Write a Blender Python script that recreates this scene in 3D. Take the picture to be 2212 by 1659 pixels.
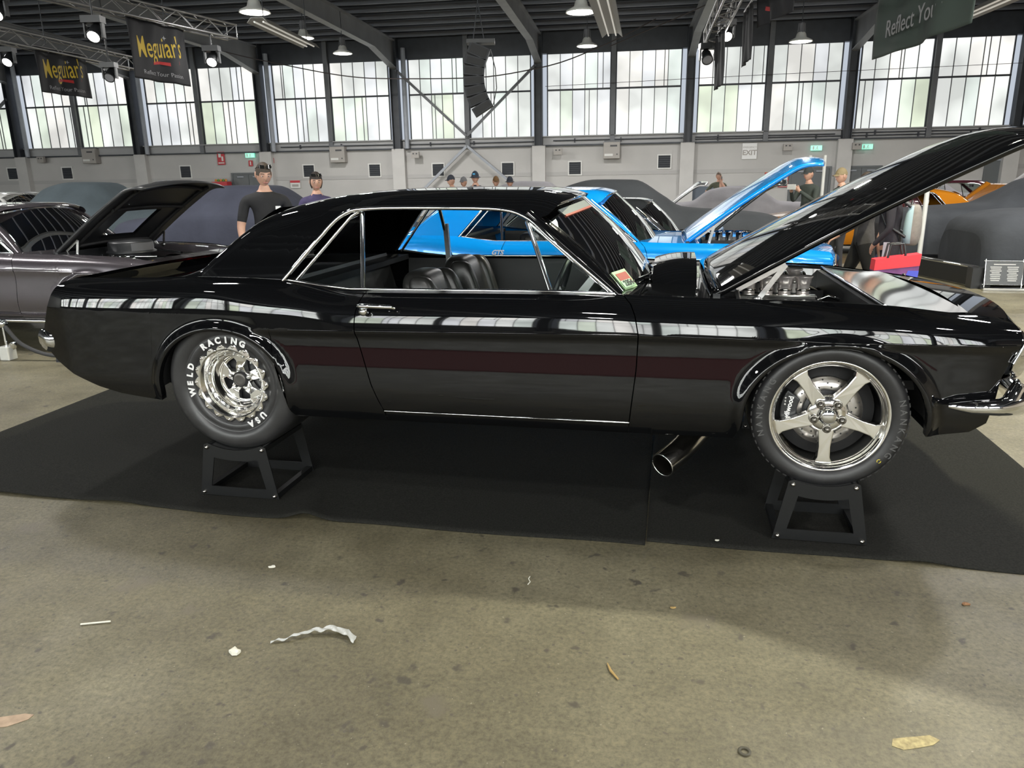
import bpy, bmesh, math, random, bisect
import numpy as np
from mathutils import Matrix, Vector
random.seed(7)
PI = math.pi
for o in list(bpy.data.objects):
    bpy.data.objects.remove(o, do_unlink=True)
scn = bpy.context.scene
COL = scn.collection

# ------------------------------------------------------------------ camera, world, exposure
cam_d = bpy.data.cameras.new('camera'); cam = bpy.data.objects.new('camera', cam_d); COL.objects.link(cam)
cam_d.sensor_width = 36.0; cam_d.lens = 1620.0/2212.0*36.0; cam_d.clip_start = 0.05; cam_d.clip_end = 300
_rt = Vector((0.999874, -0.015875, 0.0)); _fh = Vector((-0.0041893, -0.2638596, 0.964552)); _up = Vector((-0.0153123, -0.9644305, -0.2638928))
_cx = Vector((_rt[0], _fh[0], _up[0])); _cu = -Vector((_rt[1], _fh[1], _up[1])); _cb = -Vector((_rt[2], _fh[2], _up[2]))
cam.matrix_world = Matrix.Translation((0, 0, 1.53)) @ Matrix((_cx, _cu, _cb)).transposed().to_4x4()
scn.camera = cam
wd = bpy.data.worlds.new('world'); scn.world = wd; wd.use_nodes = True
bgn = wd.node_tree.nodes['Background']; bgn.inputs[0].default_value = (0.80, 0.88, 1.0, 1); bgn.inputs[1].default_value = 0.6
vs = scn.view_settings
vs.view_transform = 'Standard'; vs.look = 'None'; vs.exposure = 0.12; vs.gamma = 1.0; vs.use_curve_mapping = False
LAMP_W = 240.0        # power of one high bay lamp
WIN_FAR = 0.86        # brightness of the daylight in the far windows
WIN_NEAR = 15.0        # windows behind the viewer, raised so they mirror brightly in the paint

# ------------------------------------------------------------------ materials
MATS = {}
def P(name, col, rough=0.5, metal=0.0, spec=0.5, coat=0.0, noise=None, bump=None, emis=None, sheen=0.0):
    """noise=(scale, amount[, detail]); bump=(scale, strength)"""
    if name in MATS: return MATS[name]
    m = bpy.data.materials.new(name); m.use_nodes = True; nt = m.node_tree; b = nt.nodes['Principled BSDF']
    b.inputs['Base Color'].default_value = (*col, 1); b.inputs['Roughness'].default_value = rough
    b.inputs['Metallic'].default_value = metal; b.inputs['Specular IOR Level'].default_value = spec
    b.inputs['Coat Weight'].default_value = coat; b.inputs['Coat Roughness'].default_value = 0.015
    if sheen: b.inputs['Sheen Weight'].default_value = sheen
    tc = nt.nodes.new('ShaderNodeTexCoord')
    if noise:
        n = nt.nodes.new('ShaderNodeTexNoise'); n.inputs['Scale'].default_value = noise[0]
        n.inputs['Detail'].default_value = noise[2] if len(noise) > 2 else 4
        nt.links.new(tc.outputs['Object'], n.inputs['Vector'])
        r = nt.nodes.new('ShaderNodeMapRange'); r.inputs[1].default_value = 0.3; r.inputs[2].default_value = 0.7
        r.inputs[3].default_value = 1-noise[1]; r.inputs[4].default_value = 1+noise[1]
        nt.links.new(n.outputs['Fac'], r.inputs[0])
        mx = nt.nodes.new('ShaderNodeVectorMath'); mx.operation = 'SCALE'; mx.inputs[0].default_value = col
        nt.links.new(r.outputs[0], mx.inputs['Scale']); nt.links.new(mx.outputs[0], b.inputs['Base Color'])
    if bump:
        n = nt.nodes.new('ShaderNodeTexNoise'); n.inputs['Scale'].default_value = bump[0]; n.inputs['Detail'].default_value = 3
        nt.links.new(tc.outputs['Object'], n.inputs['Vector'])
        bp = nt.nodes.new('ShaderNodeBump'); bp.inputs['Strength'].default_value = bump[1]; bp.inputs['Distance'].default_value = 0.02
        nt.links.new(n.outputs['Fac'], bp.inputs['Height']); nt.links.new(bp.outputs[0], b.inputs['Normal'])
    if emis:
        b.inputs['Emission Color'].default_value = (*emis[0], 1); b.inputs['Emission Strength'].default_value = emis[1]
    MATS[name] = m
    return m
def glass(name, tint, refl=1.0):
    if name in MATS: return MATS[name]
    m = bpy.data.materials.new(name); m.use_nodes = True; nt = m.node_tree; nt.nodes.clear()
    out = nt.nodes.new('ShaderNodeOutputMaterial'); mix = nt.nodes.new('ShaderNodeMixShader')
    tr = nt.nodes.new('ShaderNodeBsdfTransparent'); tr.inputs[0].default_value = (*tint, 1)
    gl = nt.nodes.new('ShaderNodeBsdfGlossy'); gl.inputs['Roughness'].default_value = 0.0; gl.inputs[0].default_value = (1, 1, 1, 1)
    fr = nt.nodes.new('ShaderNodeFresnel'); fr.inputs[0].default_value = 1.5
    mu = nt.nodes.new('ShaderNodeMath'); mu.operation = 'MULTIPLY'; mu.inputs[1].default_value = refl
    nt.links.new(fr.outputs[0], mu.inputs[0]); nt.links.new(mu.outputs[0], mix.inputs[0])
    nt.links.new(tr.outputs[0], mix.inputs[1]); nt.links.new(gl.outputs[0], mix.inputs[2]); nt.links.new(mix.outputs[0], out.inputs[0])
    MATS[name] = m
    return m
def emit(name, col, s):
    return P(name, (0.8, 0.8, 0.8), 0.4, emis=(col, s))

black_paint = P('black_paint', (0.0035, 0.0037, 0.0042), 0.025, spec=0.5)
chrome = P('chrome', (0.86, 0.87, 0.88), 0.04, 1.0)
polished = P('polished_aluminium', (0.88, 0.87, 0.84), 0.13, 1.0)
brushed = P('brushed_aluminium', (0.60, 0.60, 0.60), 0.28, 1.0, noise=(40, 0.1))
steel = P('stainless_steel', (0.55, 0.53, 0.50), 0.18, 1.0)
rubber = P('tyre_rubber', (0.018, 0.018, 0.019), 0.42, noise=(30, 0.2))
slick = P('slick_rubber', (0.028, 0.028, 0.029), 0.34, noise=(12, 0.25))
matte_black = P('matte_black', (0.012, 0.012, 0.013), 0.6)
satin_black = P('satin_black', (0.018, 0.019, 0.021), 0.38)
leather = P('black_leather', (0.016, 0.016, 0.015), 0.36, bump=(200, 0.04))
white_print = P('white_print', (0.75, 0.75, 0.75), 0.5)
grey_print = P('grey_print', (0.07, 0.07, 0.07), 0.5)
clear_glass = glass('clear_glass', (0.90, 0.94, 0.92))
tint_glass = glass('tinted_glass', (0.42, 0.50, 0.47))
side_glass = glass('side_glass', (0.80, 0.86, 0.84))

# ------------------------------------------------------------------ helpers
TMP = bpy.data.scenes.new('bake_scene')      # modifiers and lettering are turned into plain meshes here, then it is dropped
def baked(o):
    TMP.collection.objects.link(o); vl = TMP.view_layers[0]; vl.update(); me = bpy.data.meshes.new_from_object(o.evaluated_get(vl.depsgraph))
    bpy.data.objects.remove(o); return me
class MB:
    def __init__(s): s.v = []; s.f = []; s.sm = []
    def add(s, v, f, smooth=False):
        o = len(s.v); s.v += [tuple(map(float, p)) for p in v]; s.f += [tuple(o+i for i in q) for q in f]; s.sm += [smooth]*len(f); return s
    def box(s, c, d, rz=0, ry=0, rx=0):
        m = Matrix.Rotation(rz, 3, 'Z') @ Matrix.Rotation(ry, 3, 'Y') @ Matrix.Rotation(rx, 3, 'X')
        vv = [Vector(c) + m @ Vector((a*d[0]/2, b*d[1]/2, e*d[2]/2)) for a in (-1, 1) for b in (-1, 1) for e in (-1, 1)]
        return s.add(vv, [(0, 1, 3, 2), (4, 6, 7, 5), (0, 4, 5, 1), (2, 3, 7, 6), (0, 2, 6, 4), (1, 5, 7, 3)])
    def tube(s, pts, r, n=8, caps=True, smooth=True):
        pts = [Vector(p) for p in pts]; rr = r if hasattr(r, '__len__') else [r]*len(pts)
        rings = []; prev = None
        for i, p in enumerate(pts):
            t = (pts[min(i+1, len(pts)-1)] - pts[max(i-1, 0)])
            t = t.normalized() if t.length > 1e-9 else Vector((0, 0, 1))
            if prev is None:
                a = t.cross(Vector((0, 0, 1)));  a = a if a.length > 1e-3 else t.cross(Vector((1, 0, 0)))
            else: a = prev - t*prev.dot(t)
            a.normalize(); prev = a; b = t.cross(a)
            rings.append([p + (a*math.cos(2*PI*k/n) + b*math.sin(2*PI*k/n))*rr[i] for k in range(n)])
        v = [q for g in rings for q in g]
        f = [(i*n+k, i*n+(k+1) % n, (i+1)*n+(k+1) % n, (i+1)*n+k) for i in range(len(pts)-1) for k in range(n)]
        s.add(v, f, smooth)
        if caps:
            s.add(rings[0], [tuple(range(n))]); s.add(rings[-1], [tuple(range(n))[::-1]])
        return s
    def bar(s, a, b, w, h):
        """rectangular bar from a to b"""
        a, b = Vector(a), Vector(b); t = (b-a).normalized(); u = t.cross(Vector((0, 0, 1)))
        u = u if u.length > 1e-3 else Vector((1, 0, 0)); u.normalize(); k = t.cross(u)
        vv = [p + u*x*w/2 + k*y*h/2 for p in (a, b) for x, y in ((-1, -1), (1, -1), (1, 1), (-1, 1))]
        return s.add(vv, [(0, 3, 2, 1), (4, 5, 6, 7)] + [(i, (i+1) % 4, 4+(i+1) % 4, 4+i) for i in range(4)])
    def lathe(s, prof, n=32, c=(0, 0, 0), axis='Y', smooth=True, close=False):
        """prof: (radius, height along axis)"""
        v = []; m = len(prof)
        for k in range(n):
            a = 2*PI*k/n
            for r, h in prof:
                x, y = r*math.cos(a), r*math.sin(a)
                v.append((c[0]+x, c[1]+h, c[2]+y) if axis == 'Y' else (c[0]+x, c[1]+y, c[2]+h) if axis == 'Z' else (c[0]+h, c[1]+x, c[2]+y))
        f = [(k*m+i, k*m+i+1, ((k+1) % n)*m+i+1, ((k+1) % n)*m+i) for k in range(n) for i in range(m-1)]
        return s.add(v, f, smooth)
    def grid(s, fn, nu, nv, smooth=True):
        v = [fn(i/nu, j/nv) for i in range(nu+1) for j in range(nv+1)]
        f = [(i*(nv+1)+j, (i+1)*(nv+1)+j, (i+1)*(nv+1)+j+1, i*(nv+1)+j+1) for i in range(nu) for j in range(nv)]
        return s.add(v, f, smooth)
    def prism(s, poly, a, b, axis='Y', smooth=False):
        def q(p, h): return (p[0], h, p[1]) if axis == 'Y' else (p[0], p[1], h) if axis == 'Z' else (h, p[0], p[1])
        n = len(poly); v = [q(p, a) for p in poly] + [q(p, b) for p in poly]
        s.add(v, [tuple(range(n)), tuple(range(n, 2*n))[::-1]])
        s.add(v, [(i, (i+1) % n, n+(i+1) % n, n+i) for i in range(n)], smooth)
        return s
    def mirror(s):
        s.add([(x, -y, z) for x, y, z in s.v], [q[::-1] for q in s.f]); s.sm = s.sm[:len(s.sm)//2]*2; return s
    def mesh(s, name, mat):
        me = bpy.data.meshes.new(name); me.from_pydata(s.v, [], s.f)
        if mat: me.materials.append(mat)
        me.polygons.foreach_set('use_smooth', s.sm); me.update(); return me
    def build(s, name, mat, parent=None, loc=None, rz=0, fix=False, kind=None):
        me = s.mesh(name, mat)
        if fix:
            bm = bmesh.new(); bm.from_mesh(me); bmesh.ops.remove_doubles(bm, verts=bm.verts, dist=1e-5)
            bmesh.ops.recalc_face_normals(bm, faces=bm.faces); bm.to_mesh(me); bm.free()
        return link(name, me, parent, loc, rz, kind)
def link(name, me, parent=None, loc=None, rz=0, kind=None):
    o = bpy.data.objects.new(name, me); COL.objects.link(o)
    if parent is not None: o.parent = parent
    if loc is not None: o.location = loc
    if rz: o.rotation_euler.z = rz
    if kind: o['kind'] = kind
    return o
def tag(o, label, cat, group=None):
    o['label'] = label; o['category'] = cat
    if group: o['group'] = group
    return o
def thing(name, label, cat, loc=(0, 0, 0), rz=0, group=None):
    o = link(name, None, None, loc, rz); o.empty_display_size = 0.2
    return tag(o, label, cat, group)
def struct(name, mb, mat, parent=None, loc=None, rz=0):
    return mb.build(name, mat, parent, loc, rz, kind=None if parent else 'structure')
def bev(o, w=0.004, seg=2):
    b = o.modifiers.new('bevel', 'BEVEL'); b.width = w; b.segments = seg; b.limit_method = 'ANGLE'; return o
def text_mesh(s, size=1.0, extrude=0.0, align='CENTER', shear=0.0, bold=0.0):
    cu = bpy.data.curves.new('lettering', 'FONT'); cu.body = s; cu.size = size; cu.extrude = extrude; cu.align_x = align; cu.align_y = 'CENTER'
    cu.shear = shear; cu.offset = bold; cu.resolution_u = 3
    me = baked(bpy.data.objects.new('lettering', cu)); bpy.data.curves.remove(cu)
    return me
def text(name, s, size, mat, parent, M, extrude=0.001, shear=0.0, bold=0.0, align='CENTER'):
    me = text_mesh(s, size, extrude, align, shear, bold); me.materials.clear(); me.materials.append(mat)
    me.transform(M)
    return link(name, me, parent)
def M3(origin, ex, ey):
    """matrix whose X axis is ex, Y axis ey"""
    ex = Vector(ex).normalized(); ey = Vector(ey).normalized(); ez = ex.cross(ey)
    m = Matrix((ex, ey, ez)).transposed().to_4x4(); m.translation = Vector(origin); return m
def pchip(xs, ys):
    xs = np.array(xs, float); ys = np.array(ys, float); h = np.diff(xs); d = np.diff(ys)/h
    m = np.zeros(len(xs)); m[0] = d[0]; m[-1] = d[-1]
    for i in range(1, len(xs)-1):
        if d[i-1]*d[i] > 0:
            w1 = 2*h[i]+h[i-1]; w2 = h[i]+2*h[i-1]; m[i] = (w1+w2)/(w1/d[i-1]+w2/d[i])
    N = 1600; X = np.linspace(xs[0], xs[-1], N+1); I = np.clip(np.searchsorted(xs, X)-1, 0, len(h)-1)
    t = (X-xs[I])/h[I]; t2 = t*t; t3 = t2*t
    tab = ((2*t3-3*t2+1)*ys[I]+(t3-2*t2+t)*h[I]*m[I]+(-2*t3+3*t2)*ys[I+1]+(t3-t2)*h[I]*m[I+1]).tolist(); tab.append(tab[-1])
    a0 = float(xs[0]); k = N/float(xs[-1]-xs[0])
    def f(x):
        q = (x-a0)*k
        if q <= 0: return tab[0]
        if q >= N: return tab[N]
        i = int(q); return tab[i]+(tab[i+1]-tab[i])*(q-i)
    return f
def interp1(xs, ys):
    xs = [float(v) for v in xs]; ys = [float(v) for v in ys]
    def f(x):
        if x <= xs[0]: return ys[0]
        if x >= xs[-1]: return ys[-1]
        i = bisect.bisect_right(xs, x)-1; d = xs[i+1]-xs[i]
        return ys[i]+(ys[i+1]-ys[i])*((x-xs[i])/d if d else 0)
    return f
def sstep(a, b, x):
    t = min(max((x-a)/(b-a), 0), 1); return t*t*(3-2*t)
def along(pts):
    """curve through pts by chord length"""
    d = [0]
    for a, b in zip(pts, pts[1:]): d.append(d[-1]+math.dist(a, b))
    fs = [pchip([q/d[-1] for q in d], [p[k] for p in pts]) for k in range(len(pts[0]))]
    return lambda t: tuple(f(t) for f in fs)

# ================================================================== the hall
HA = math.radians(-8.96); HO = Vector((1.312, 33.158, 0))
HX = Vector((math.cos(HA), math.sin(HA), 0)); HY = Vector((-math.sin(HA), math.cos(HA), 0))
def WL(s, y, z): return HO + HX*s + HY*y + Vector((0, 0, z))       # far wall frame: s along it, y away from the viewer
S0, S1, YB, ZR, BAY = -42.7, 19.4, -46.0, 7.35, 6.1
SILL, WTOP, TRAN, BEAM = 3.20, 6.45, 5.03, 2.85

# --- floor: worn olive brown concrete
def floor_mat():
    m = bpy.data.materials.new('worn_concrete'); m.use_nodes = True; nt = m.node_tree; b = nt.nodes['Principled BSDF']
    L = nt.links.new; tc = nt.nodes.new('ShaderNodeTexCoord')
    def noise(sc, det=5, rough=0.6):
        n = nt.nodes.new('ShaderNodeTexNoise'); n.inputs['Scale'].default_value = sc; n.inputs['Detail'].default_value = det
        n.inputs['Roughness'].default_value = rough; L(tc.outputs['Object'], n.inputs['Vector']); return n
    def ramp(src, stops):
        r = nt.nodes.new('ShaderNodeValToRGB'); e = r.color_ramp.elements
        for i, (p, c) in enumerate(stops):
            el = e[i] if i < 2 else e.new(p)
            el.position = p; el.color = (*c, 1)
        L(src, r.inputs[0]); return r
    def mix(f, a, bb, t='MIX'):
        x = nt.nodes.new('ShaderNodeMix'); x.data_type = 'RGBA'; x.blend_type = t
        if isinstance(f, float): x.inputs[0].default_value = f
        else: L(f, x.inputs[0])
        for k, q in ((6, a), (7, bb)):
            if isinstance(q, tuple): x.inputs[k].default_value = (*q, 1)
            else: L(q, x.inputs[k])
        return x.outputs[2]
    big = ramp(noise(0.8, 6).outputs['Fac'], [(0.28, (0.098, 0.085, 0.052)), (0.50, (0.146, 0.130, 0.082)), (0.72, (0.200, 0.182, 0.120))])
    fine = ramp(noise(55, 8, 0.75).outputs['Fac'], [(0.32, (0.52, 0.51, 0.48)), (0.52, (1.0, 1.0, 1.0)), (0.70, (1.40, 1.38, 1.28))])
    c = mix(1.0, big.outputs[0], fine.outputs[0], 'MULTIPLY')
    med = ramp(noise(5.5, 6, 0.65).outputs['Fac'], [(0.30, (0.74, 0.74, 0.74)), (0.60, (1.06, 1.06, 1.06))])
    c = mix(0.8, c, med.outputs[0], 'MULTIPLY')
    def spots(scale, size, dist):
        v = nt.nodes.new('ShaderNodeTexVoronoi'); v.inputs['Scale'].default_value = scale; v.inputs['Randomness'].default_value = 1
        w = nt.nodes.new('ShaderNodeVectorMath'); w.operation = 'ADD'; n = noise(9.0, 3)
        sc = nt.nodes.new('ShaderNodeVectorMath'); sc.operation = 'SCALE'; sc.inputs['Scale'].default_value = dist
        L(n.outputs['Color'], sc.inputs[0]); L(tc.outputs['Object'], w.inputs[0]); L(sc.outputs[0], w.inputs[1]); L(w.outputs[0], v.inputs['Vector'])
        # only some of the cells carry a spot
        sep = nt.nodes.new('ShaderNodeSeparateColor'); L(v.outputs['Color'], sep.inputs[0])
        th = nt.nodes.new('ShaderNodeMath'); th.operation = 'MULTIPLY'; L(sep.outputs[0], th.inputs[0]); th.inputs[1].default_value = size
        sub = nt.nodes.new('ShaderNodeMath'); sub.operation = 'SUBTRACT'; L(th.outputs[0], sub.inputs[0]); L(v.outputs['Distance'], sub.inputs[1])
        r = nt.nodes.new('ShaderNodeMapRange'); r.inputs[1].default_value = 0.0; r.inputs[2].default_value = 0.12; L(sub.outputs[0], r.inputs[0]); return r.outputs[0]
    c = mix(spots(11.0, 0.29, 0.14), c, (0.066, 0.058, 0.042))
    c = mix(spots(2.3, 0.24, 0.25), c, (0.130, 0.113, 0.080))
    c = mix(spots(34.0, 0.26, 0.05), c, (0.085, 0.075, 0.055))
    c = mix(spots(40.0, 0.15, 0.05), c, (0.30, 0.28, 0.21))
    L(c, b.inputs['Base Color'])
    rr = ramp(noise(3.0, 4).outputs['Fac'], [(0.3, (0.42, 0.42, 0.42)), (0.7, (0.62, 0.62, 0.62))]); L(rr.outputs[0], b.inputs['Roughness'])
    bp = nt.nodes.new('ShaderNodeBump'); bp.inputs['Strength'].default_value = 0.25; bp.inputs['Distance'].default_value = 0.01
    L(noise(70, 6, 0.7).outputs['Fac'], bp.inputs['Height']); L(bp.outputs[0], b.inputs['Normal'])
    return m
struct('floor', MB().box((-11.6, -23, -0.05), (S1-S0+1, 48, 0.1)), floor_mat(), None, HO, HA)

steel_dark = P('painted_steel_dark', (0.030, 0.034, 0.042), 0.5, noise=(3, 0.2))
steel_grey = P('painted_steel_grey', (0.12, 0.125, 0.135), 0.5, noise=(2, 0.15))
steel_pale = P('painted_steel_pale', (0.30, 0.32, 0.36), 0.5, noise=(2, 0.1))
cream = P('cream_wall_paint', (0.45, 0.44, 0.43), 0.7, noise=(0.6, 0.07))
cream2 = P('cream_pilaster_paint', (0.50, 0.49, 0.48), 0.65, noise=(1.5, 0.06))
band_grey = P('grey_sill_paint', (0.34, 0.34, 0.345), 0.6, noise=(0.8, 0.08))
roof_dark = P('roof_lining', (0.014, 0.019, 0.034), 0.8, noise=(0.7, 0.2))
COLS = [S0 + 0.0 + BAY*i for i in range(int((S1-S0)/BAY)+1)]
COLS = [BAY*k for k in range(-7, 4)]

# --- ceiling: lining, purlins and rafters
ceil = struct('ceiling', MB().box((-11.6, -22.8, ZR+0.1), (S1-S0+1, 47.6, 0.1)), roof_dark, None, HO, HA)
pm = MB().box((0, 0, 0), (S1-S0, 0.07, 0.16)).mesh('purlin', P('purlin_steel', (.17, .18, .21), .5))
for i in range(38):
    link('purlin', pm, ceil, ((S0+S1)/2, -0.55-1.2*i, ZR-0.06))
rf = MB()
poly_b = [(-46.0, 6.62), (-3.0, 6.50), (-0.1, 6.02)]
for (ya, za), (yb, zb) in zip(poly_b, poly_b[1:]):
    rf.add([(-.14, ya, za), (.14, ya, za), (.14, yb, zb), (-.14, yb, zb), (-.14, ya, za+.03), (.14, ya, za+.03), (.14, yb, zb+.03), (-.14, yb, zb+.03)],
           [(0, 1, 2, 3), (7, 6, 5, 4), (0, 4, 5, 1), (2, 6, 7, 3), (0, 3, 7, 4), (1, 5, 6, 2)])
    rf.add([(-.012, ya, za+.03), (-.012, yb, zb+.03), (-.012, yb, 7.12), (-.012, ya, 7.12), (.012, ya, za+.03), (.012, yb, zb+.03), (.012, yb, 7.12), (.012, ya, 7.12)],
           [(0, 1, 2, 3), (7, 6, 5, 4), (0, 3, 7, 4), (1, 5, 6, 2)])
rf.box((0, -23, 7.14), (0.28, 46, 0.04))
rfm = rf.mesh('rafter', P('rafter_steel', (0.22, 0.225, 0.24), 0.5, noise=(1.0, 0.15)))
for k in COLS: link('rafter', rfm, ceil, (k, 0, 0))

# --- walls with columns
def frost(name, col, s):
    if name in MATS: return MATS[name]
    m = bpy.data.materials.new(name); m.use_nodes = True; nt = m.node_tree; b = nt.nodes['Principled BSDF']; L = nt.links.new
    b.inputs['Base Color'].default_value = (0.25, 0.27, 0.26, 1); b.inputs['Roughness'].default_value = 0.35
    tc = nt.nodes.new('ShaderNodeTexCoord'); n = nt.nodes.new('ShaderNodeTexNoise'); n.inputs['Scale'].default_value = 0.55; n.inputs['Detail'].default_value = 2
    oi = nt.nodes.new('ShaderNodeObjectInfo'); ad = nt.nodes.new('ShaderNodeVectorMath'); ad.operation = 'ADD'
    L(tc.outputs['Object'], ad.inputs[0]); L(oi.outputs['Location'], ad.inputs[1]); L(ad.outputs[0], n.inputs['Vector'])
    r = nt.nodes.new('ShaderNodeValToRGB'); r.color_ramp.elements[0].position = 0.36; r.color_ramp.elements[1].position = 0.62
    r.color_ramp.elements[0].color = (*[c*0.74 for c in col], 1); r.color_ramp.elements[1].color = (*[min(1.15, c*1.22) for c in col], 1)
    L(n.outputs['Fac'], r.inputs[0]); L(r.outputs[0], b.inputs['Emission Color']); b.inputs['Emission Strength'].default_value = s
    MATS[name] = m
    return m
TINTS = [(0.82, 0.85, 0.82), (0.88, 0.90, 0.88), (0.74, 0.82, 0.70), (0.84, 0.86, 0.89), (0.93, 0.91, 0.87), (0.76, 0.83, 0.79), (0.72, 0.80, 0.62)]
WN = [0]
def window(s0, s1, side, rng):
    """one glazed half bay: outer frame, transom, glazing bars and frosted panes"""
    WN[0] += 1
    far = side == 'far'; y = 0.02 if far else YB+0.02
    w = link('window_%d' % WN[0], None, None, WL((s0+s1)/2, y, SILL), HA); w['kind'] = 'structure'; w.empty_display_size = 0.2
    W, H, T = s1-s0, WTOP-SILL, TRAN-SILL
    f = MB()
    for x in (-W/2+.02, W/2-.02): f.box((x, 0, H/2), (.04, .08, H))
    for z in (.02, H-.02): f.box((0, 0, z), (W, .08, .04))
    f.build('window_frame', steel_dark, w)
    MB().box((0, 0, T), (W, .1, .065)).build('transom', steel_dark, w)
    n = 5; xs = [-W/2+.04+(W-.08)*i/n for i in range(n+1)]
    for z0, z1 in ((.04, T-.033), (T+.033, H-.04)):
        for i in range(n):
            a, b = xs[i], xs[i+1]
            pm_ = MB().box((0, 0, 0), (b-a-.012, .012, z1-z0-.008)).mesh('pane', frost('frosted_%s_%d' % (side, (t := rng.choice([0, 0, 1, 1, 2, 3, 4, 5, 6] if z0 < 1 else [0, 1, 1, 3, 4, 5]))), TINTS[t], WIN_FAR if far else WIN_NEAR))
            link('pane', pm_, w, ((a+b)/2, .015, (z0+z1)/2))
        gb = MB().box((0, 0, 0), (.028, .05, z1-z0)).mesh('glazing_bar', steel_grey)
        for i in range(1, n): link('glazing_bar', gb, w, (xs[i], 0, (z0+z1)/2))
        if rng.random() < .75:
            k = rng.randrange(n); link('glazing_bar', gb, w, (xs[k]+(W/n)*rng.uniform(.15, .8), 0, (z0+z1)/2))
def long_wall(name, y, sgn, side, low):
    """sgn: -1 when the inside of the hall lies at smaller y"""
    wl = struct(name, MB().box((-11.6, y-sgn*0.15, SILL/2), (S1-S0+1, 0.3, SILL)), low, None, HO, HA)
    MB().box((-11.6, y-sgn*0.15, (WTOP+ZR)/2), (S1-S0+1, 0.3, ZR-WTOP)).build('fascia', steel_dark, wl)
    MB().box((-11.6, y+sgn*0.02, (BEAM+SILL)/2), (S1-S0+1, 0.05, SILL-BEAM-.06)).build('sill_panel', band_grey, wl)
    MB().box((-11.6, y+sgn*0.08, SILL+.01), (S1-S0+1, 0.16, .04)).build('window_sill', band_grey, wl)
    MB().box((-11.6, y+sgn*0.08, BEAM), (S1-S0+1, 0.12, .06)).build('ledge_beam', steel_dark, wl)
    cm = MB()
    for x in (-.15, .15): cm.box((x, sgn*.22, (BEAM+ZR)/2), (.03, .36, ZR-BEAM))
    cm.box((0, sgn*.22, (BEAM+ZR)/2), (.30, .03, ZR-BEAM)); cme = cm.mesh('column', steel_dark)
    pme = MB().box((0, sgn*.14, BEAM/2), (.55, .28, BEAM)).mesh('pilaster', cream2)
    mme = MB().box((0, sgn*.08, (BEAM+ZR)/2), (.19, .16, ZR-BEAM)).mesh('mullion', steel_grey)
    dme = MB().tube([(0, 0, BEAM), (0, 0, ZR-.5)], .10, 10).mesh('downpipe', steel_pale)
    rng = random.Random(3 if side == 'far' else 5)
    for i, k in enumerate(COLS):
        link('column', cme, wl, (k, y, 0)); link('pilaster', pme, wl, (k, y, 0))
        if i % 1 == 0 and side == 'far' and k <= -6: link('downpipe', dme, wl, (k+.42, y-.25, 0))
        if k < COLS[-1]:
            link('mullion', mme, wl, (k+BAY/2, y, 0))
            window(k+.33+(.2 if side == 'far' and k <= -6 else 0), k+BAY/2-.095, side, rng); window(k+BAY/2+.095, k+BAY-.33, side, rng)
    return wl
wall_far = long_wall('wall_back', 0.0, -1, 'far', cream)
MB().box((7.4, -.03, .55), (3.0, .05, 1.1)).build('dado', P('slate_dado', (.10, .12, .15), .7), wall_far)
# faint darker band painted in for the wall's shadow line, and the two bracing crosses
MB().box((-11.6, -0.012, 1.70), (S1-S0, 0.02, .16)).build('shadow_band', P('cream_shadow', (0.40, 0.39, 0.385), .7), wall_far)
for a, b in (((-6.0, 6.0), (-3.05, 3.3)), ((-.1, 6.0), (-3.05, 3.3)), ((-3.05, 2.9), (-5.3, .9)), ((-3.05, 2.9), (-.6, .9)), ((-24.5, 5.4), (-27.4, 3.3))):
    MB().bar((a[0], -.30, a[1]), (b[0], -.30, b[1]), .10, .10).build('brace', steel_grey if a[1] > 3 else steel_pale, wall_far)
wall_near = long_wall('wall_front', YB, 1, 'near', cream)
# end walls
brick = P('pale_brick', (0.46, 0.40, 0.33), .8, noise=(6, .12))
nt = brick.node_tree; wv = nt.nodes.new('ShaderNodeTexBrick'); tcx = nt.nodes.new('ShaderNodeTexCoord'); mp = nt.nodes.new('ShaderNodeMapping')
mp.inputs['Rotation'].default_value = (PI/2, 0, PI/2)
wv.inputs['Scale'].default_value = 2.2; wv.inputs['Color1'].default_value = (.46, .40, .33, 1); wv.inputs['Color2'].default_value = (.40, .35, .28, 1); wv.inputs['Mortar'].default_value = (.26, .24, .21, 1)
nt.links.new(tcx.outputs['Object'], mp.inputs[0]); nt.links.new(mp.outputs[0], wv.inputs['Vector']); nt.links.new(wv.outputs['Color'], nt.nodes['Principled BSDF'].inputs['Base Color'])
wr = struct('wall_right', MB().box((S1+.15, -23, ZR/2), (.3, 47, ZR)), brick, None, HO, HA)
MB().tube([(S1-.12, -.45, 0), (S1-.12, -.45, 5.0)], .09, 8).build('red_pipe', P('red_pipe', (.30, .10, .07), .5), wr)
MB().tube([(S1-.1, -1.3, 5.2), (S1-.1, -1.3, 3.4), (S1-.1, -.7, 2.9)], .05, 8).build('conduit', steel_dark, wr)
MB().box((S1-.02, -23, 5.9), (.05, 46, 2.4)).build('upper_cladding', P('brown_cladding', (.10, .075, .065), .7), wr)
struct('wall_left', MB().box((S0-.65, -23, ZR/2), (.3, 47, ZR)), cream, None, HO, HA)
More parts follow.
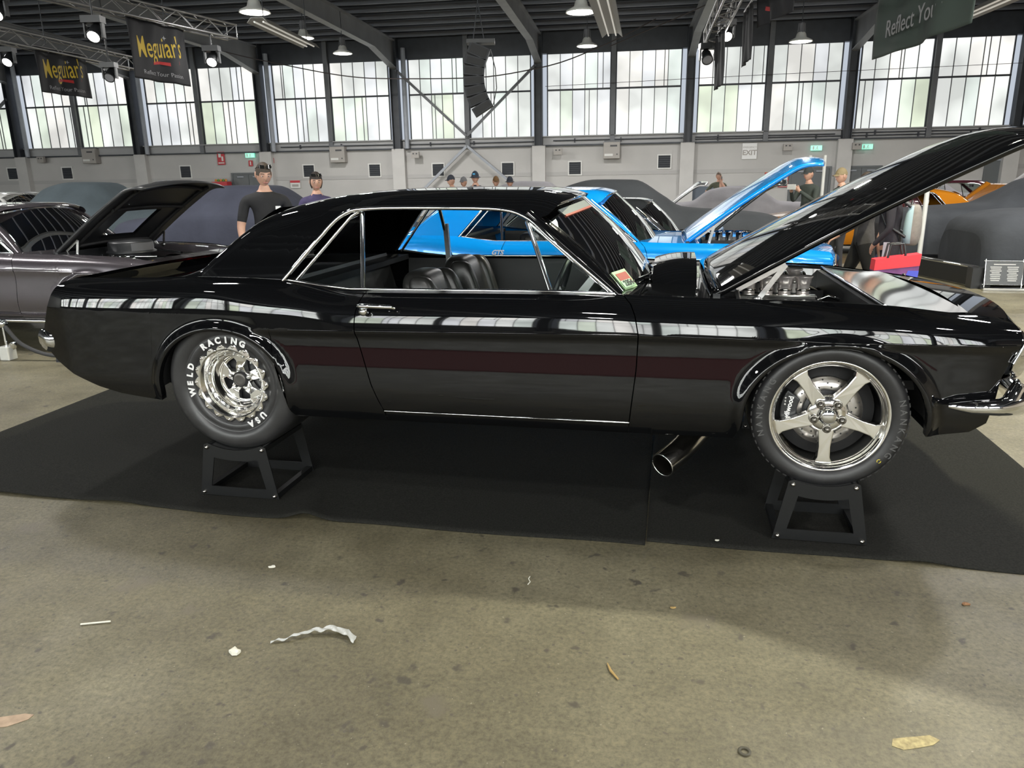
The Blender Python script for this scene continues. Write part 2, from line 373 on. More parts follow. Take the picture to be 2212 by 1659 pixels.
# doors in the far wall
door_grey = P('door_grey', (.115, .125, .130), .55)
def door(n, s, w, h=1.74, leafs=2):
    d = link('door_%d' % n, None, None, WL(s, -.03, 0), HA); d['kind'] = 'structure'
    fr = MB().box((-w/2-.04, 0, h/2), (.08, .1, h)).box((w/2+.04, 0, h/2), (.08, .1, h)).box((0, 0, h+.04), (w+.16, .1, .08)); fr.build('door_frame', door_grey, d)
    for i in range(leafs):
        x = -w/2+(i+.5)*w/leafs; lf = MB().box((x, 0, h/2), (w/leafs-.015, .05, h-.01)).build('door_leaf', door_grey, d)
        MB().box((x, -.05, h-.10), (.30, .05, .05)).build('door_closer', steel_pale, lf)
door(1, 11.0, 1.46); door(2, 12.95, 1.40); door(3, -13.2, 1.5, 1.90, 2); door(4, 18.0, .9, 2.05, 1)
# pipes along the sill
for k, (a, b, z) in enumerate(((-11.5, -6.3, 3.03), (-5.6, .1, 3.02), (.6, 5.9, 3.04), (6.4, 11.8, 3.05), (6.4, 18.6, 2.97), (12.4, 18.6, 3.08))):
    t = MB().tube([(a, -.12, z), (b, -.12, z)], .022, 6)
    for q in range(int((b-a)/1.9)): t.box((a+.9+q*1.9, -.08, z), (.05, .1, .16))
    t.build('trim_%d' % (k+1), steel_dark, None, HO, HA, kind='structure')

# ------------------------------------------------------------------ fixtures on the far wall
vent_dark = P('vent_dark', (.030, .034, .042), .6); white_pl = P('white_plastic', (.62, .62, .60), .5); box_grey = P('unit_grey', (.33, .31, .29), .5); box_dark = P('unit_dark', (.06, .06, .065), .5)
ORD = ['first', 'second', 'third', 'fourth', 'fifth', 'sixth', 'seventh', 'eighth', 'ninth']
for i, (s, z) in enumerate(((-25.13, 2.12), (-22.25, 2.10), (-16.25, 2.06), (-10.32, 2.0), (-7.27, 1.98), (-4.41, 1.95), (-1.36, 1.94), (1.51, 1.92), (5.2, 2.12))):
    t = thing('wall_vent', 'dark square vent on the cream hall wall, %s from the left' % ORD[i], 'vent', WL(s, -.02, z), HA, 'square vents on the far wall')
    f = MB()
    for x in (-.27, .27): f.box((x, 0, 0), (.05, .05, .59))
    for q in (-.27, .27): f.box((0, 0, q), (.49, .05, .05))
    f.build('frame', white_pl, t); MB().box((0, .005, 0), (.49, .02, .49)).build('backing', vent_dark, t)
    for q in range(6): MB().box((0, -.012, -.2+q*.08), (.49, .012, .022), 0, 0, .5).build('slat', vent_dark, t)
for s, z, w in ((-20.77, 2.83, 'left'), (-8.82, 2.66, 'middle'), (3.04, 2.60, 'right')):
    t = thing('wall_heater', 'large grey wall unit below the windows, the %s one of three' % w, 'heater', WL(s, -.20, z), HA, 'grey units under the windows')
    bev(MB().box((0, 0, 0), (.68, .36, .66)).build('case', box_grey, t), .02)
    MB().box((.08, -.185, .18), (.28, .02, .07)).build('grille', box_dark, t); MB().box((-.12, -.185, -.18), (.34, .02, .09)).build('name_plate', white_pl, t)
    MB().box((.22, -.185, -.16), (.05, .02, .05)).build('knob', box_dark, t); MB().box((0, -.05, .36), (.62, .2, .06)).build('bracket', steel_grey, t)
for s, z, w in ((-23.23, 2.72, 'by the left downpipe'), (-5.31, 2.58, 'beside the bracing cross'), (.82, 2.60, 'near the middle column'), (9.99, 2.58, 'above the posters'), (12.6, 2.56, 'above the right pair of doors')):
    t = thing('junction_box', 'small pale box on the far wall %s' % w, 'box', WL(s, -.36, z), HA, 'small boxes on the far wall')
    MB().box((0, 0, 0), (.34, .14, .26)).build('case', box_grey, t); MB().box((-.07, -.075, .05), (.06, .02, .05)).build('lamp', box_dark, t); MB().box((.07, -.075, .05), (.06, .02, .05)).build('lamp', box_dark, t)
g_em = emit('exit_green', (.05, .75, .50), .8)
for s, z, w in ((-13.0, 2.72, 'above the dark door at left'), (11.14, 2.53, 'behind the tip of the blue bonnet'), (13.05, 2.54, 'over the right hand doors')):
    t = thing('exit_sign', 'small green lit exit sign %s' % w, 'exit sign', WL(s, -.10, z), HA, 'green exit signs')
    MB().box((0, 0, 0), (.42, .08, .19)).build('light_box', g_em, t)
    fg = MB().box((.02, -.045, -.01), (.03, .01, .08)).box((.03, -.045, .05), (.035, .01, .035)).box((-.03, -.045, -.05), (.07, .01, .02), 0, .5).box((.06, -.045, -.05), (.05, .01, .02), 0, -.7).box((-.12, -.045, 0), (.05, .01, .13))
    fg.build('pictogram', white_pl, t)
red_s = P('sign_red', (.45, .03, .04), .5)
def wsign(label, s, z, w, h, base, bars, name='wall_sign', cat='sign'):
    t = thing(name, label, cat, WL(s, -.06, z), HA); MB().box((0, 0, 0), (w, .02, h)).build('board', base, t)
    for (x, y, bw, bh, m) in bars: MB().box((x, -.014, y), (bw, .012, bh)).build('print', m, t)
    return t
wsign('red fire hose reel sign between the left windows and door', -14.43, 2.62, .36, .56, red_s, [(-.05, .12, .12, .16, white_pl), (.07, -.02, .08, .2, white_pl), (0, -.2, .28, .05, white_pl)])
wsign('small red extinguisher sign under the left exit sign', -13.03, 2.38, .19, .25, red_s, [(0, 0, .05, .16, white_pl)])
wsign('small red extinguisher sign right of the left column', -11.98, 2.48, .14, .22, red_s, [(0, 0, .04, .14, white_pl)])
wsign('red headed notice on the wall behind the woman', -11.0, 1.45, .46, .34, white_pl, [(0, .11, .46, .1, red_s), (0, -.06, .3, .1, box_grey)])
wsign('red and yellow poster left of the grey doors', 9.44, 1.32, .42, .62, P('poster_yellow', (.62, .45, .10), .6), [(0, .2, .42, .2, red_s), (0, -.02, .3, .18, box_dark)], 'poster', 'poster')
wsign('white poster with red border beside the grey doors', 9.97, 1.30, .38, .54, white_pl, [(0, .25, .38, .03, red_s), (0, -.25, .38, .03, red_s), (-.18, 0, .03, .5, red_s), (.18, 0, .03, .5, red_s), (0, .12, .2, .05, red_s)], 'poster', 'poster')
es = thing('emergency_exit_sign', 'white sign reading EMERGENCY EXIT in grey letters', 'sign', WL(8.58, -.04, 2.46), HA)
bev(MB().box((0, 0, 0), (.58, .02, .62)).build('board', P('sign_white', (.72, .72, .72), .5), es), .04, 3)
text('lettering', 'EXIT', .27, box_grey, es, M3((0, -.013, -.06), (1, 0, 0), (0, 0, 1)), .002, 0, .008); text('lettering', 'EMERGENCY', .095, box_grey, es, M3((0, -.013, .15), (1, 0, 0), (0, 0, 1)), .002)
rb = thing('red_cabinet', 'red box with plants on top by the left dark door', 'cabinet', WL(-14.3, -.5, 0), HA)
MB().box((0, 0, .85), (.75, .4, 1.5)).build('body', red_s, rb); MB().box((.1, -.21, .9), (.5, .02, 1.2)).build('door', red_s, rb)
for q in range(5): MB().lathe([(0, 0), (.06, .03), (.05, .10), (0, .13)], 8, (-.25+q*.12, 0, 1.6), 'Z').build('plant', P('plant_leaf', (.12, .25, .05), .7) if q % 2 else P('plant_flower', (.6, .25, .05), .6), rb)

# ================================================================== lamps of the hall
lamp_warm = (1.0, 0.98, 0.95)
def pendant(x, y, z, label, power=None, top=ZR, group='high bay lamps', col=lamp_warm, rad=.30, glow=6.0):
    t = thing('pendant_lamp', label, 'lamp', (x, y, z), 0, group)
    MB().lathe([(.10, .26), (.13, .22), (.16, .12), (.32, .04), (.34, .0), (.325, .0), (.30, .035), (.14, .11)], 24, (0, 0, 0), 'Z').build('lamp_shade', P('lamp_shade', (.55, .55, .52), .4), t)
    MB().lathe([(0, .012), (.305, .012), (.305, .0), (0, .0)], 24, (0, 0, 0), 'Z').build('diffuser', emit('lamp_glow', (1.0, .97, .86), glow), t)
    MB().lathe([(0, .52), (.075, .52), (.085, .48), (.085, .27), (.10, .26)], 16, (0, 0, 0), 'Z').build('gear_housing', P('lamp_housing', (.16, .16, .17), .5), t)
    for a in range(4): MB().tube([(.11*math.cos(a*PI/2), .11*math.sin(a*PI/2), .24), (.09*math.cos(a*PI/2), .09*math.sin(a*PI/2), .50)], .012, 6).build('stay', steel_grey, t)
    MB().tube([(0, 0, .52), (0, 0, max(.7, top-z-.1))], .012, 6).build('rod', steel_dark, t)
    if power:
        l = bpy.data.lights.new('lamp_light', 'AREA'); l.shape = 'DISK'; l.size = rad*2; l.energy = power; l.color = col
        lo = bpy.data.objects.new('lamp_light', l); COL.objects.link(lo); lo.parent = t; lo.location = (0, 0, -.03)
    return t
pendant(-5.66, 28.0, 5.78, 'pendant lamp hanging left of the large rafter, before the windows', 420)
pendant(2.57, 26.0, 5.58, 'pendant lamp hanging below the grey fluorescent fitting near the middle', 420)
pendant(8.69, 24.0, 5.30, 'pendant lamp hanging before the right hand windows', 420)
pendant(-5.5, 18.0, 5.12, 'pendant lamp cut by the top edge, left of the big rafter', 60)
pendant(1.64, 18.0, 5.02, 'small pendant lamp near the top edge left of the fluorescent fitting', 60)
pendant(-6.47, 26.0, 5.95, 'unlit looking pendant lamp beside the long fluorescent fitting', 200)
OUT = 'added high bay pendant lamp, overhead and out of view'  # unseen lamps added to light the floor and the cars
for x, y, q in ((-9.0, 7.5, 1.3), (7.4, 8.6, 1.5), (-4.2, 7.6, .8), (6.6, 3.4, 1.3), (-6.5, 0.2, .20), (-1.2, -1.8, .55), (4.6, -1.0, .75), (-3.0, -8.0, .8), (4.0, -8.5, .8), (11.5, 3.0, 1.2), (-12.5, 13, 1), (13, 14, 1.2), (-16, 24, 1), (16, 22, 1)):
    pendant(x, y, 6.2, OUT, LAMP_W*q, group='added overhead lamps out of view')
# the strong warm lamp behind the car that throws its shadow towards the viewer
pendant(3.1, 6.4, 6.2, 'strong high bay lamp above the blue car, overhead and out of view', 430, col=(1.0, .95, .70), rad=.16)

# ================================================================== cars
CA = math.radians(-11.9); CO = Vector((0.15008, 4.07966, 0))
def CW(x, y, z=0):
    return CO + Vector((math.cos(CA)*x - math.sin(CA)*y, math.sin(CA)*x + math.cos(CA)*y, z))
Wf = pchip([-2.50, -2.40, -2.25, -2.0, -1.6, -.6, .6, 1.4, 1.7, 1.9, 2.05, 2.15], [.765, .80, .838, .868, .892, .90, .90, .895, .885, .862, .83, .80])
ZC = pchip([-2.4, -1.07, .03, .58, 1.17, 2.05], [.885, .873, .884, .889, .882, .872])
ZT = pchip([-2.32, -1.9, -1.5, -1.05, -.72, .18, .45, .6, .87, 1.09, 1.565, 1.8, 2.06], [1.075, 1.083, 1.093, 1.082, 1.044, 1.047, 1.042, 1.034, 1.028, 1.026, 1.010, .985, .955])
ARCH = ((-1.39, .57, .335, .29), (1.375, .555, .355, .298))
def inset(x, z):
    zc, zt = ZC(x), ZT(x); fade = sstep(-1.45, -.95, x)
    if z >= zc:
        a = min((z-zc)/(zt-zc), 1.0); r = .027*a + .108*a**5
        b = max(0, a-.28)/.72; r2 = .020*b + .015*b*b + .100*b**8
        return r*fade + r2*(1-fade)
    d = zc-z; r = .014*sstep(0, .04, d)*fade*(.35+.65*sstep(.60, .84, z))
    if z < .62: r = r*sstep(.43, .62, z) + .055*((.62-z)/.18)**2
    return r
def SY(x, z):
    y = Wf(x) - inset(x, z)
    for xc, zc, a, b in ARCH:
        rr = math.hypot((x-xc)/a, (z-zc)/b)
        if rr < 1.6: y += .026*math.exp(-((rr-1.035)/.085)**2) * (1 if z > zc-.1 else max(0, 1-(zc-.1-z)/.08))
    return y
def coons(left, right, low, up, ns, nt_):
    """low/up: callables s->(x,z) ; left/right: callables t->(x,z)"""
    c00, c10, c01, c11 = low(0), low(1), up(0), up(1)
    def f(s, t):
        r = []
        for k in (0, 1):
            ruled = (1-t)*low(s)[k]+t*up(s)[k] + (1-s)*left(t)[k]+s*right(t)[k]
            r.append(ruled - ((1-s)*(1-t)*c00[k]+s*(1-t)*c10[k]+(1-s)*t*c01[k]+s*t*c11[k]))
        return r
    return f
def lin(pts):
    pts = [tuple(p) for p in pts]; d = [0]
    for a, b in zip(pts, pts[1:]): d.append(d[-1]+math.dist(a, b))
    d = np.array(d)/d[-1]; X = np.array([p[0] for p in pts]); Z = np.array([p[1] for p in pts])
    fx, fz = interp1(d, X), interp1(d, Z)
    return lambda t: (fx(t), fz(t))
def byx(pts):
    """polyline parameterised by relative x"""
    X = np.array([p[0] for p in pts], float)
    for i in range(1, len(X)): X[i] = max(X[i], X[i-1]+2e-4)
    s = (X-X[0])/(X[-1]-X[0]); Z = np.array([p[1] for p in pts])
    fx, fz = interp1(s, X), interp1(s, Z)
    return s, (lambda t: (fx(t), fz(t)))
def side_panel(mb, low_pts, left, right, x_up, rows=None, dens=None, ret=.035):
    rows = DENS[1]; dens = DENS[0]; s_arr, low = byx(low_pts)
    extra = np.linspace(0, 1, dens or 30); ss = np.unique(np.round(np.concatenate([s_arr, extra]), 5))
    up = lambda s: (x_up[0]+(x_up[1]-x_up[0])*s, ZT(x_up[0]+(x_up[1]-x_up[0])*s))
    f = coons(lin(left), lin(right), low, up, 0, 0)
    tt = [0]+[1-(1-i/rows)**1.0 for i in range(1, rows+1)]
    # more rows near the crease and near the top roll
    v = []; nr = len(tt); rt = []
    for s in ss:
        x, z = f(s, 0); rt += [(x, -SY(x, z), z), (x, -(SY(x, z)-ret), z+.004)]
        for t in tt:
            x, z = f(s, t); v.append((x, -SY(x, z), z))
    fc = [(i*nr+j, (i+1)*nr+j, (i+1)*nr+j+1, i*nr+j+1) for i in range(len(ss)-1) for j in range(nr-1)]
    mb.add(v, fc, True); mb.main_n = len(v)
    mb.add(rt, [(2*i, 2*i+1, 2*i+3, 2*i+2) for i in range(len(ss)-1)], True)
def arch_pts(i, n=64, a0=180, a1=0):
    xc, zc, a, b = ARCH[i]
    return [(xc+a*math.cos(math.radians(a0+(a1-a0)*k/n)), zc+b*math.sin(math.radians(a0+(a1-a0)*k/n))) for k in range(n+1)]
DOOR_R = [(-.575, .44), (-.585, .50), (-.632, .63), (-.692, .86), (-.694, .90), (-.69, .95), (-.668, 1.05)]
DOOR_F = [(.548, .44), (.552, .493), (.577, .739), (.582, .889), (.565, .97), (.545, 1.01), (.505, 1.042)]
REAR = [(-2.425, .70), (-2.462, .80), (-2.405, .91), (-2.36, 1.0), (-2.315, 1.06), (-2.275, 1.076)]
NOSE = [(1.965, .555), (1.985, .66), (1.995, .74), (2.048, .865), (2.055, .91), (2.04, .957)]
# greenhouse curves
RAIL = [(-1.092, 1.082), (-1.026, 1.157), (-.919, 1.281), (-.830, 1.372), (-.757, 1.402), (-.563, 1.408), (-.231, 1.405), (-.10, 1.401), (-.015, 1.391), (.07, 1.358)]
ZRf = pchip([-1.66, -1.56, -1.483, -1.371, -1.262, -1.161, -1.037, -.85, -.60, -.30, 0.0, .07, .13], [1.095, 1.153, 1.222, 1.312, 1.386, 1.424, 1.452, 1.478, 1.492, 1.494, 1.487, 1.472, 1.449])
def yg(z): return .765 - .36*max(0, z-1.05) - .10*max(0, z-1.25)
DENS = [96, 48]
def build_car(name, label, loc, rz, paint, hood=None, dz=0.0, trunk=0.0, full=False, seat=leather, window_tint=None, ws=None, lift=0.0, hood_mat=None, hole=None):
    """hood: (angle degrees, length) or None when shut; local z is height above the floor"""
    T = thing(name, label, 'car', loc, rz); DENS[:] = [96, 48] if full else [36, 22]
    if dz: T.location.z += dz
    glass_side = window_tint or side_glass
    # ---- lower body, one panel at a time, both sides
    for sd in (1, -1):
        def put(mb, nm, m=paint):
            if sd < 0:
                mb.v = [(x, -y, z) for x, y, z in mb.v]; mb.f = [q[::-1] for q in mb.f]
            o_ = mb.build(nm, m, T)
            if full and hasattr(mb, 'main_n'):        # exact surface normals keep the reflections clean
                me_ = o_.data; nn = [tuple(v_.normal) for v_ in me_.vertices]; h_ = .003
                for i in range(mb.main_n):
                    x, y, z = mb.v[i]; n_ = Vector((-(SY(x+h_, z)-SY(x-h_, z))/(2*h_), -1, -(SY(x, z+h_)-SY(x, z-h_))/(2*h_))).normalized()
                    nn[i] = (n_.x, n_.y*sd, n_.z)
                me_.normals_split_custom_set_from_vertices(nn)
            return o_
        q = MB(); low = [(-2.425, .70), (-2.378, .660), (-2.273, .600), (-2.123, .545), (-1.994, .514), (-1.864, .500), (-1.773, .492), (-1.742, .498), (-1.728, .53)] + arch_pts(0) + [(-1.052, .50), (-1.045, .445), (-.98, .44), (-.575, .44)]
        side_panel(q, low, REAR, DOOR_R, (-2.275, -.668)); put(q, 'quarter_panel')
        g = .005
        d = MB(); side_panel(d, [(-.583+g, .497), (.0, .497), (.552-g, .493)], [(x+g, z) for x, z in DOOR_R[1:]], [(x-g, z) for x, z in DOOR_F[1:]], (-.663, .50)); dr = put(d, 'door')
        r = MB(); v = []
        for i in range(31):
            x = -.575+1.123*i/30
            for z in (.437, .44, .455, .47, .485, .491): v.append((x, -(SY(x, max(z, .44))-(.03 if z < .44 else .0)), z))
        r.add(v, [(i*6+j, i*6+6+j, i*6+7+j, i*6+1+j) for i in range(30) for j in range(5)], True); put(r, 'rocker_panel')
        if full: put(MB().tube([((x := -.58+1.13*i/20), -(SY(x, .494)+.001), .4945) for i in range(21)], .0032, 6), 'sill_highlight', chrome)  # thin chrome tube stands in for the highlight along the door's lower edge
        fe = MB(); low = [(.548, .44), (.80, .44), (.99, .44), (1.012, .50)] + arch_pts(1) + [(1.735, .50), (1.76, .497), (1.907, .515), (1.965, .555)]
        side_panel(fe, low, DOOR_F, NOSE, (.505, 2.04)); put(fe, 'fender')
        for x0_, x1_ in ((-1.02, -.70), (-.685, .575), (.588, 2.03)):
            put(MB().tube([((x := x0_+(x1_-x0_)*i/24), -(SY(x, ZC(x)+.001)-.0012), ZC(x)) for i in range(25)], .0042, 8), 'body_line')
        # wheel wells
        for i in (0, 1):
            ap = arch_pts(i, 24); w = MB(); v = []
            for (x, z) in ap:
                xc, zc, a, b = ARCH[i]; X, Z = xc+(x-xc)*1.04, zc+(z-zc)*1.25
                v += [(x, -(SY(x, z)-.03), z), (X, -.80, Z), (X, -.40, Z)]
            w.add(v, [(k*3+j, k*3+3+j, k*3+4+j, k*3+1+j) for k in range(24) for j in (0, 1)], True)
            xc, zc, a, b = ARCH[i]; w.box((xc, -.40, zc+.13), (2*a+.02, .01, .44)); put(w, 'wheel_well', matte_black)
        # door handle, lock
        if full:
            h = MB(); h.tube([(-.655, -.917, .995), (-.64, -.932, .997), (-.50, -.930, .994), (-.487, -.912, .985)], [.008, .011, .010, .007], 10)
            h.lathe([(0, -.022), (.017, -.02), (.02, -.008), (.02, .01)], 16, (-.635, -.905, .968), 'Y')
            if sd < 0: h.v = [(x, -y, z) for x, y, z in h.v]
            hd = h.build('door_handle', chrome, dr)
    # ---- trunk, tail, nose, cowl
    def deck(x0, x1, n=20, crown=.012):
        return lambda u, w: ((x := x0+(x1-x0)*u), (-1+2*w)*(Wf(x)-.135), ZT(x)-.002-.052*sstep(0, .22, 1-abs(2*w-1))*(1-.5*u)+crown*(1-(2*w-1)**2)*u)
    if trunk:
        ca, sa = math.cos(trunk), math.sin(trunk)
        def lid(u, w):
            x, y, z = deck(-2.33, -1.62)(u, w); dx, dzz = x+1.62, z-1.09
            return (-1.62+dx*ca+dzz*sa, y*.93, 1.09-dx*sa+dzz*ca)
        m = MB().grid(lid, 16, 20); m.build('trunk_lid', paint, T).modifiers.new('s', 'SOLIDIFY').thickness = -.02
        MB().box((-1.95, 0, .80), (.62, 1.3, .1)).build('trunk_floor', matte_black, T)
    else: MB().grid(deck(-2.32, -1.50), 20, 24).build('trunk_lid', paint, T)
    rearf = lin(REAR)
    MB().grid(lambda u, w: ((p := rearf(u))[0]-.06*(1-(2*w-1)**2), (-1+2*w)*SY(p[0], p[1]), p[1]), 14, 24).build('tail_panel', paint, T)
    for sy in (-1, 1):
        for k in range(3): MB().box((-2.405-.06*(1-((.68-.09*k)/.8)**2), sy*(.68-.09*k), .91), (.05, .05, .14), 0, .40).build('tail_light', P('tail_red', (.35, .01, .01), .2), T)
    bmp = MB().tube([(-2.34, -.78, .765), (-2.40, -.785, .760), (-2.445, -.775, .757), (-2.475, -.70, .755), (-2.505, -.35, .755), (-2.515, 0, .755), (-2.505, .35, .755), (-2.475, .70, .755), (-2.445, .775, .757), (-2.40, .785, .760), (-2.34, .78, .765)], [.010, .030]+[.042]*7+[.030, .010], 12)
    bmp.v = [(x+(z-.755)*-.35, y, .755+(z-.755)*1.5) for x, y, z in bmp.v]; bmp.build('rear_bumper', chrome, T)
    nosef = lin(NOSE)
    MB().grid(lambda u, w: ((p := nosef(u))[0]+.12*(1-(2*w-1)**2), (-1+2*w)*SY(*p), p[1]), 14, 26).build('front_fascia', paint, T)
    gr = MB(); gp = [(2.145, .72), (2.165, .90)]
    gr.grid(lambda u, w: (1.995+.19*u*.45+.125*(1-(1.1*(2*w-1)*.62)**2)+.004, (-1+2*w)*.56, .725+.165*u), 6, 16); gr.build('grille', P('grille_dark', (.01, .01, .01), .35), T)
    MB().tube([(2.10+.02, -.60, .71), (2.17, -.3, .71), (2.185, 0, .71), (2.17, .3, .71), (2.12, .60, .71)], .008, 8).build('grille_trim', chrome, T)
    for sy in (-1, 1):
        hl = MB().lathe([(0, .02), (.06, .015), (.085, .0), (.09, -.02)], 24, (2.075, sy*.70, .815), 'X').build('headlight', P('lamp_lens', (.5, .52, .52), .05, spec=1), T)
        MB().lathe([(.088, -.03), (.088, .02), (.10, .015), (.105, -.03)], 24, (2.075, sy*.70, .815), 'X').build('headlight_ring', chrome, hl)
        MB().tube([(2.062, sy*.825, .952), (2.068, sy*.82, .88), (2.03, sy*.83, .80)], .009, 8).build('fender_trim', chrome, T)
        bw = [(1.795, .905, .640), (1.87, .918, .640), (1.975, .905, .642), (2.05, .86, .645), (2.10, .76, .650), (2.135, .55, .650), (2.15, 0, .650)]
        b = MB().tube([(x, sy*y, z) for x, y, z in bw], [.010, .026, .034, .046, .046, .040, .040], 14)
        b.build('front_bumper', chrome, T)
        MB().tube([(2.02, sy*.88, .66), (2.045, sy*.86, .71), (2.055, sy*.83, .735)], [.03, .026, .008], 10).build('bumper_tip', chrome, T)
    MB().grid(lambda u, w: (1.76+.21*u+.12*u*(1-(2*w-1)**2), (-1+2*w)*(.83-.02*u), .50+.055*u), 6, 14).build('chin_spoiler', satin_black, T)
    MB().grid(lambda u, w: ((x := .44+.44*u), (-1+2*w)*(Wf(x)-.135), ZT(x)-.003+.012*(1-(2*w-1)**2)), 8, 16).build('cowl', paint, T)
    MB().box((-.2, 0, .44), (2.3, 1.60, .03)).box((-1.95, 0, .56), (.5, 1.4, .05)).box((.25, 0, .40), (.9, .25, .1)).build('underbody', matte_black, T)
    # ---- greenhouse
    rl_x = np.array([p[0] for p in RAIL]); rl_z = np.array([p[1] for p in RAIL])
    rl_f = interp1(rl_x, rl_z)
    def zlow(x):
        if x < RAIL[0][0]: return ZT(x)-.006
        return rl_f(x)
    g = MB(); v = []; xs = np.unique(np.concatenate([np.linspace(-1.655, .13, 70), rl_x])); NA, NB = 8, 18; nr = None
    for x in xs:
        zl = min(zlow(x), ZRf(x)-.004); zs = max(ZRf(x)-.085, zl); ys = yg(zs); row = []
        for k in range(NA): z = zl+(zs-zl)*k/NA; row.append((x, -yg(z), z))
        fwd = .115*sstep(-.2, .13, x)
        for k in range(2*NB+1):
            th = PI*k/(2*NB); cy, sz = math.cos(th), math.sin(th)
            t_ = abs(cy)**(2/2.7); hz_ = ZRf(x)-zs; z1 = zs+hz_*abs(sz)**(2/2.7)
            z2 = ZRf(x)-.26*hz_*t_*t_-.74*hz_*max(0, (t_-.62)/.38)**3; bl_ = sstep(-1.25, -.75, x)
            row.append((x+fwd*sz, -ys*math.copysign(t_, cy), z1+(z2-z1)*bl_))
        row += [(a, -b, c) for a, b, c in row[:NA][::-1]]
        nr = len(row); v += row
    g.add(v, [(i*nr+j, i*nr+nr+j, i*nr+nr+j+1, i*nr+j+1) for i in range(len(xs)-1) for j in range(nr-1)], True)
    roof = g.build('roof', paint, T)
    # headliner
    # rear window
    MB().grid(lambda u, w: ((x := -1.56+.34*u), (-.5+w)*.98, ZRf(x)+.006), 10, 12).build('rear_window', tint_glass, T)
    # windscreen with its bright trim
    def ws_pt(u, w):     # u up the glass, w across
        a = abs(2*w-1); yb, yt = .665, .565; y = (2*w-1)*(yb+(yt-yb)*u)
        bx = .500+.135*(1-a**2.4); tx = .085+.150*(1-a**2.4)
        x = bx+(tx-bx)*u + .03*math.sin(PI*u); z = 1.022+(1.382+.062*(1-a**2.2)-1.022)*u
        return (x, y, z)
    MB().grid(ws_pt, 16, 28).build('windscreen', tint_glass if not full else glass('windscreen_glass', (.55, .66, .60)), T)
    edge = [ws_pt(0, w/24) for w in range(25)] + [ws_pt(u/12, 1) for u in range(1, 13)] + [ws_pt(1, 1-w/24) for w in range(1, 25)] + [ws_pt(1-u/12, 0) for u in range(1, 13)]
    MB().tube(edge, .013, 8, caps=False).build('windscreen_trim', chrome, T)
    for sd in (-1, 1):
        # A pillar
        ap = MB(); v = []
        for i in range(13):
            u = i/12; o = (.478+(.055-.478)*u, sd*(.742+(.655-.742)*u), 1.025+(1.372-1.025)*u); w_ = ws_pt(u, 0 if sd < 0 else 1)
            v += [o, (o[0]+.02, o[1]-sd*.004, o[2]+.02), (w_[0]-.002, w_[1]+sd*.012, w_[2]+.012), (w_[0]-.02, w_[1]-sd*.01, w_[2]-.02), (o[0]-.01, o[1]-sd*.05, o[2]-.01)]
        ap.add(v, [(i*5+j, i*5+5+j, i*5+5+(j+1) % 5, i*5+(j+1) % 5) for i in range(12) for j in range(5)], True); ap.build('windscreen_pillar', paint, T, fix=True)
        # drip rail
        rail = [(x, sd*(yg(z)+.012), z) for x, z in RAIL] + [(.199, sd*.722, 1.259), (.323, sd*.745, 1.158), (.478, sd*.765, 1.034)]
        c = along(rail); MB().tube([c(i/60) for i in range(61)], .0105, 8).build('drip_rail', chrome, T)
        # belt trim and window surround
        bt = [(-1.06, ZT(-1.06)), (-.9, ZT(-.9)-.004), (-.75, ZT(-.75)), (-.3, ZT(-.3)), (.2, ZT(.2)), (.47, ZT(.47))]
        MB().tube([(x, sd*(Wf(x)-.128), z+.004) for x, z in bt], .007, 6).build('belt_trim', chrome, T)
        # quarter glass and its frame
        qg = [(-1.05, 1.082), (-.80, 1.372), (-.765, 1.392), (-.735, 1.388), (-.70, 1.036)]
        def gy(z): return sd*(yg(z)-.020)
        m = MB(); n = len(qg); m.add([(x, gy(z), z) for x, z in qg], [tuple(range(n))]); m.build('quarter_window', glass_side, T)
        MB().tube([(x, gy(z), z) for x, z in (qg[3], qg[4])], .011, 8).build('quarter_window_post', chrome, T)
        MB().tube([(x+.012, gy(z), z) for x, z in (qg[0], qg[1], qg[2])], .008, 8).build('quarter_window_trim', chrome, T)
        if sd > 0: MB().box((-.705, sd*(yg(1.15)-.05), 1.13), (.03, .03, .26), 0, -.06).build('window_channel', brushed, T)
        # vent window
        vw = [(.062, 1.345), (.185, 1.046), (.452, 1.040)]
        m = MB(); m.add([(x, gy(z), z) for x, z in [(.085, 1.32), (.195, 1.052), (.43, 1.046)]], [(0, 1, 2)]); m.build('vent_window', glass_side, T)
        MB().tube([(x, gy(z), z) for x, z in vw[:2]], .011, 8).build('vent_window_post', chrome, T)
        MB().tube([(x, gy(z)+sd*.004, z) for x, z in (vw[1], vw[2], (.075, 1.338))], .008, 8).build('vent_window_trim', chrome, T)
        # inner belt panels (door cards) and inner rear pillar
        MB().grid(lambda u, w: (-1.0+1.5*u, sd*(.70+.055*w), .55+.485*w), 12, 6).build('door_card', matte_black, T)
    # ---- cabin
    MB().box((-1.28, 0, 1.05), (.60, 1.40, .03)).build('parcel_shelf', satin_black, T)
    MB().grid(lambda u, w: (.30+.24*u+.06*math.sin(PI*w), (-1+2*w)*.68, 1.02-.05*(1-u)**2), 6, 12).build('dashboard', satin_black, T)
    MB().box((.29, 0, .86), (.05, 1.34, .28)).build('dash_face', satin_black, T)
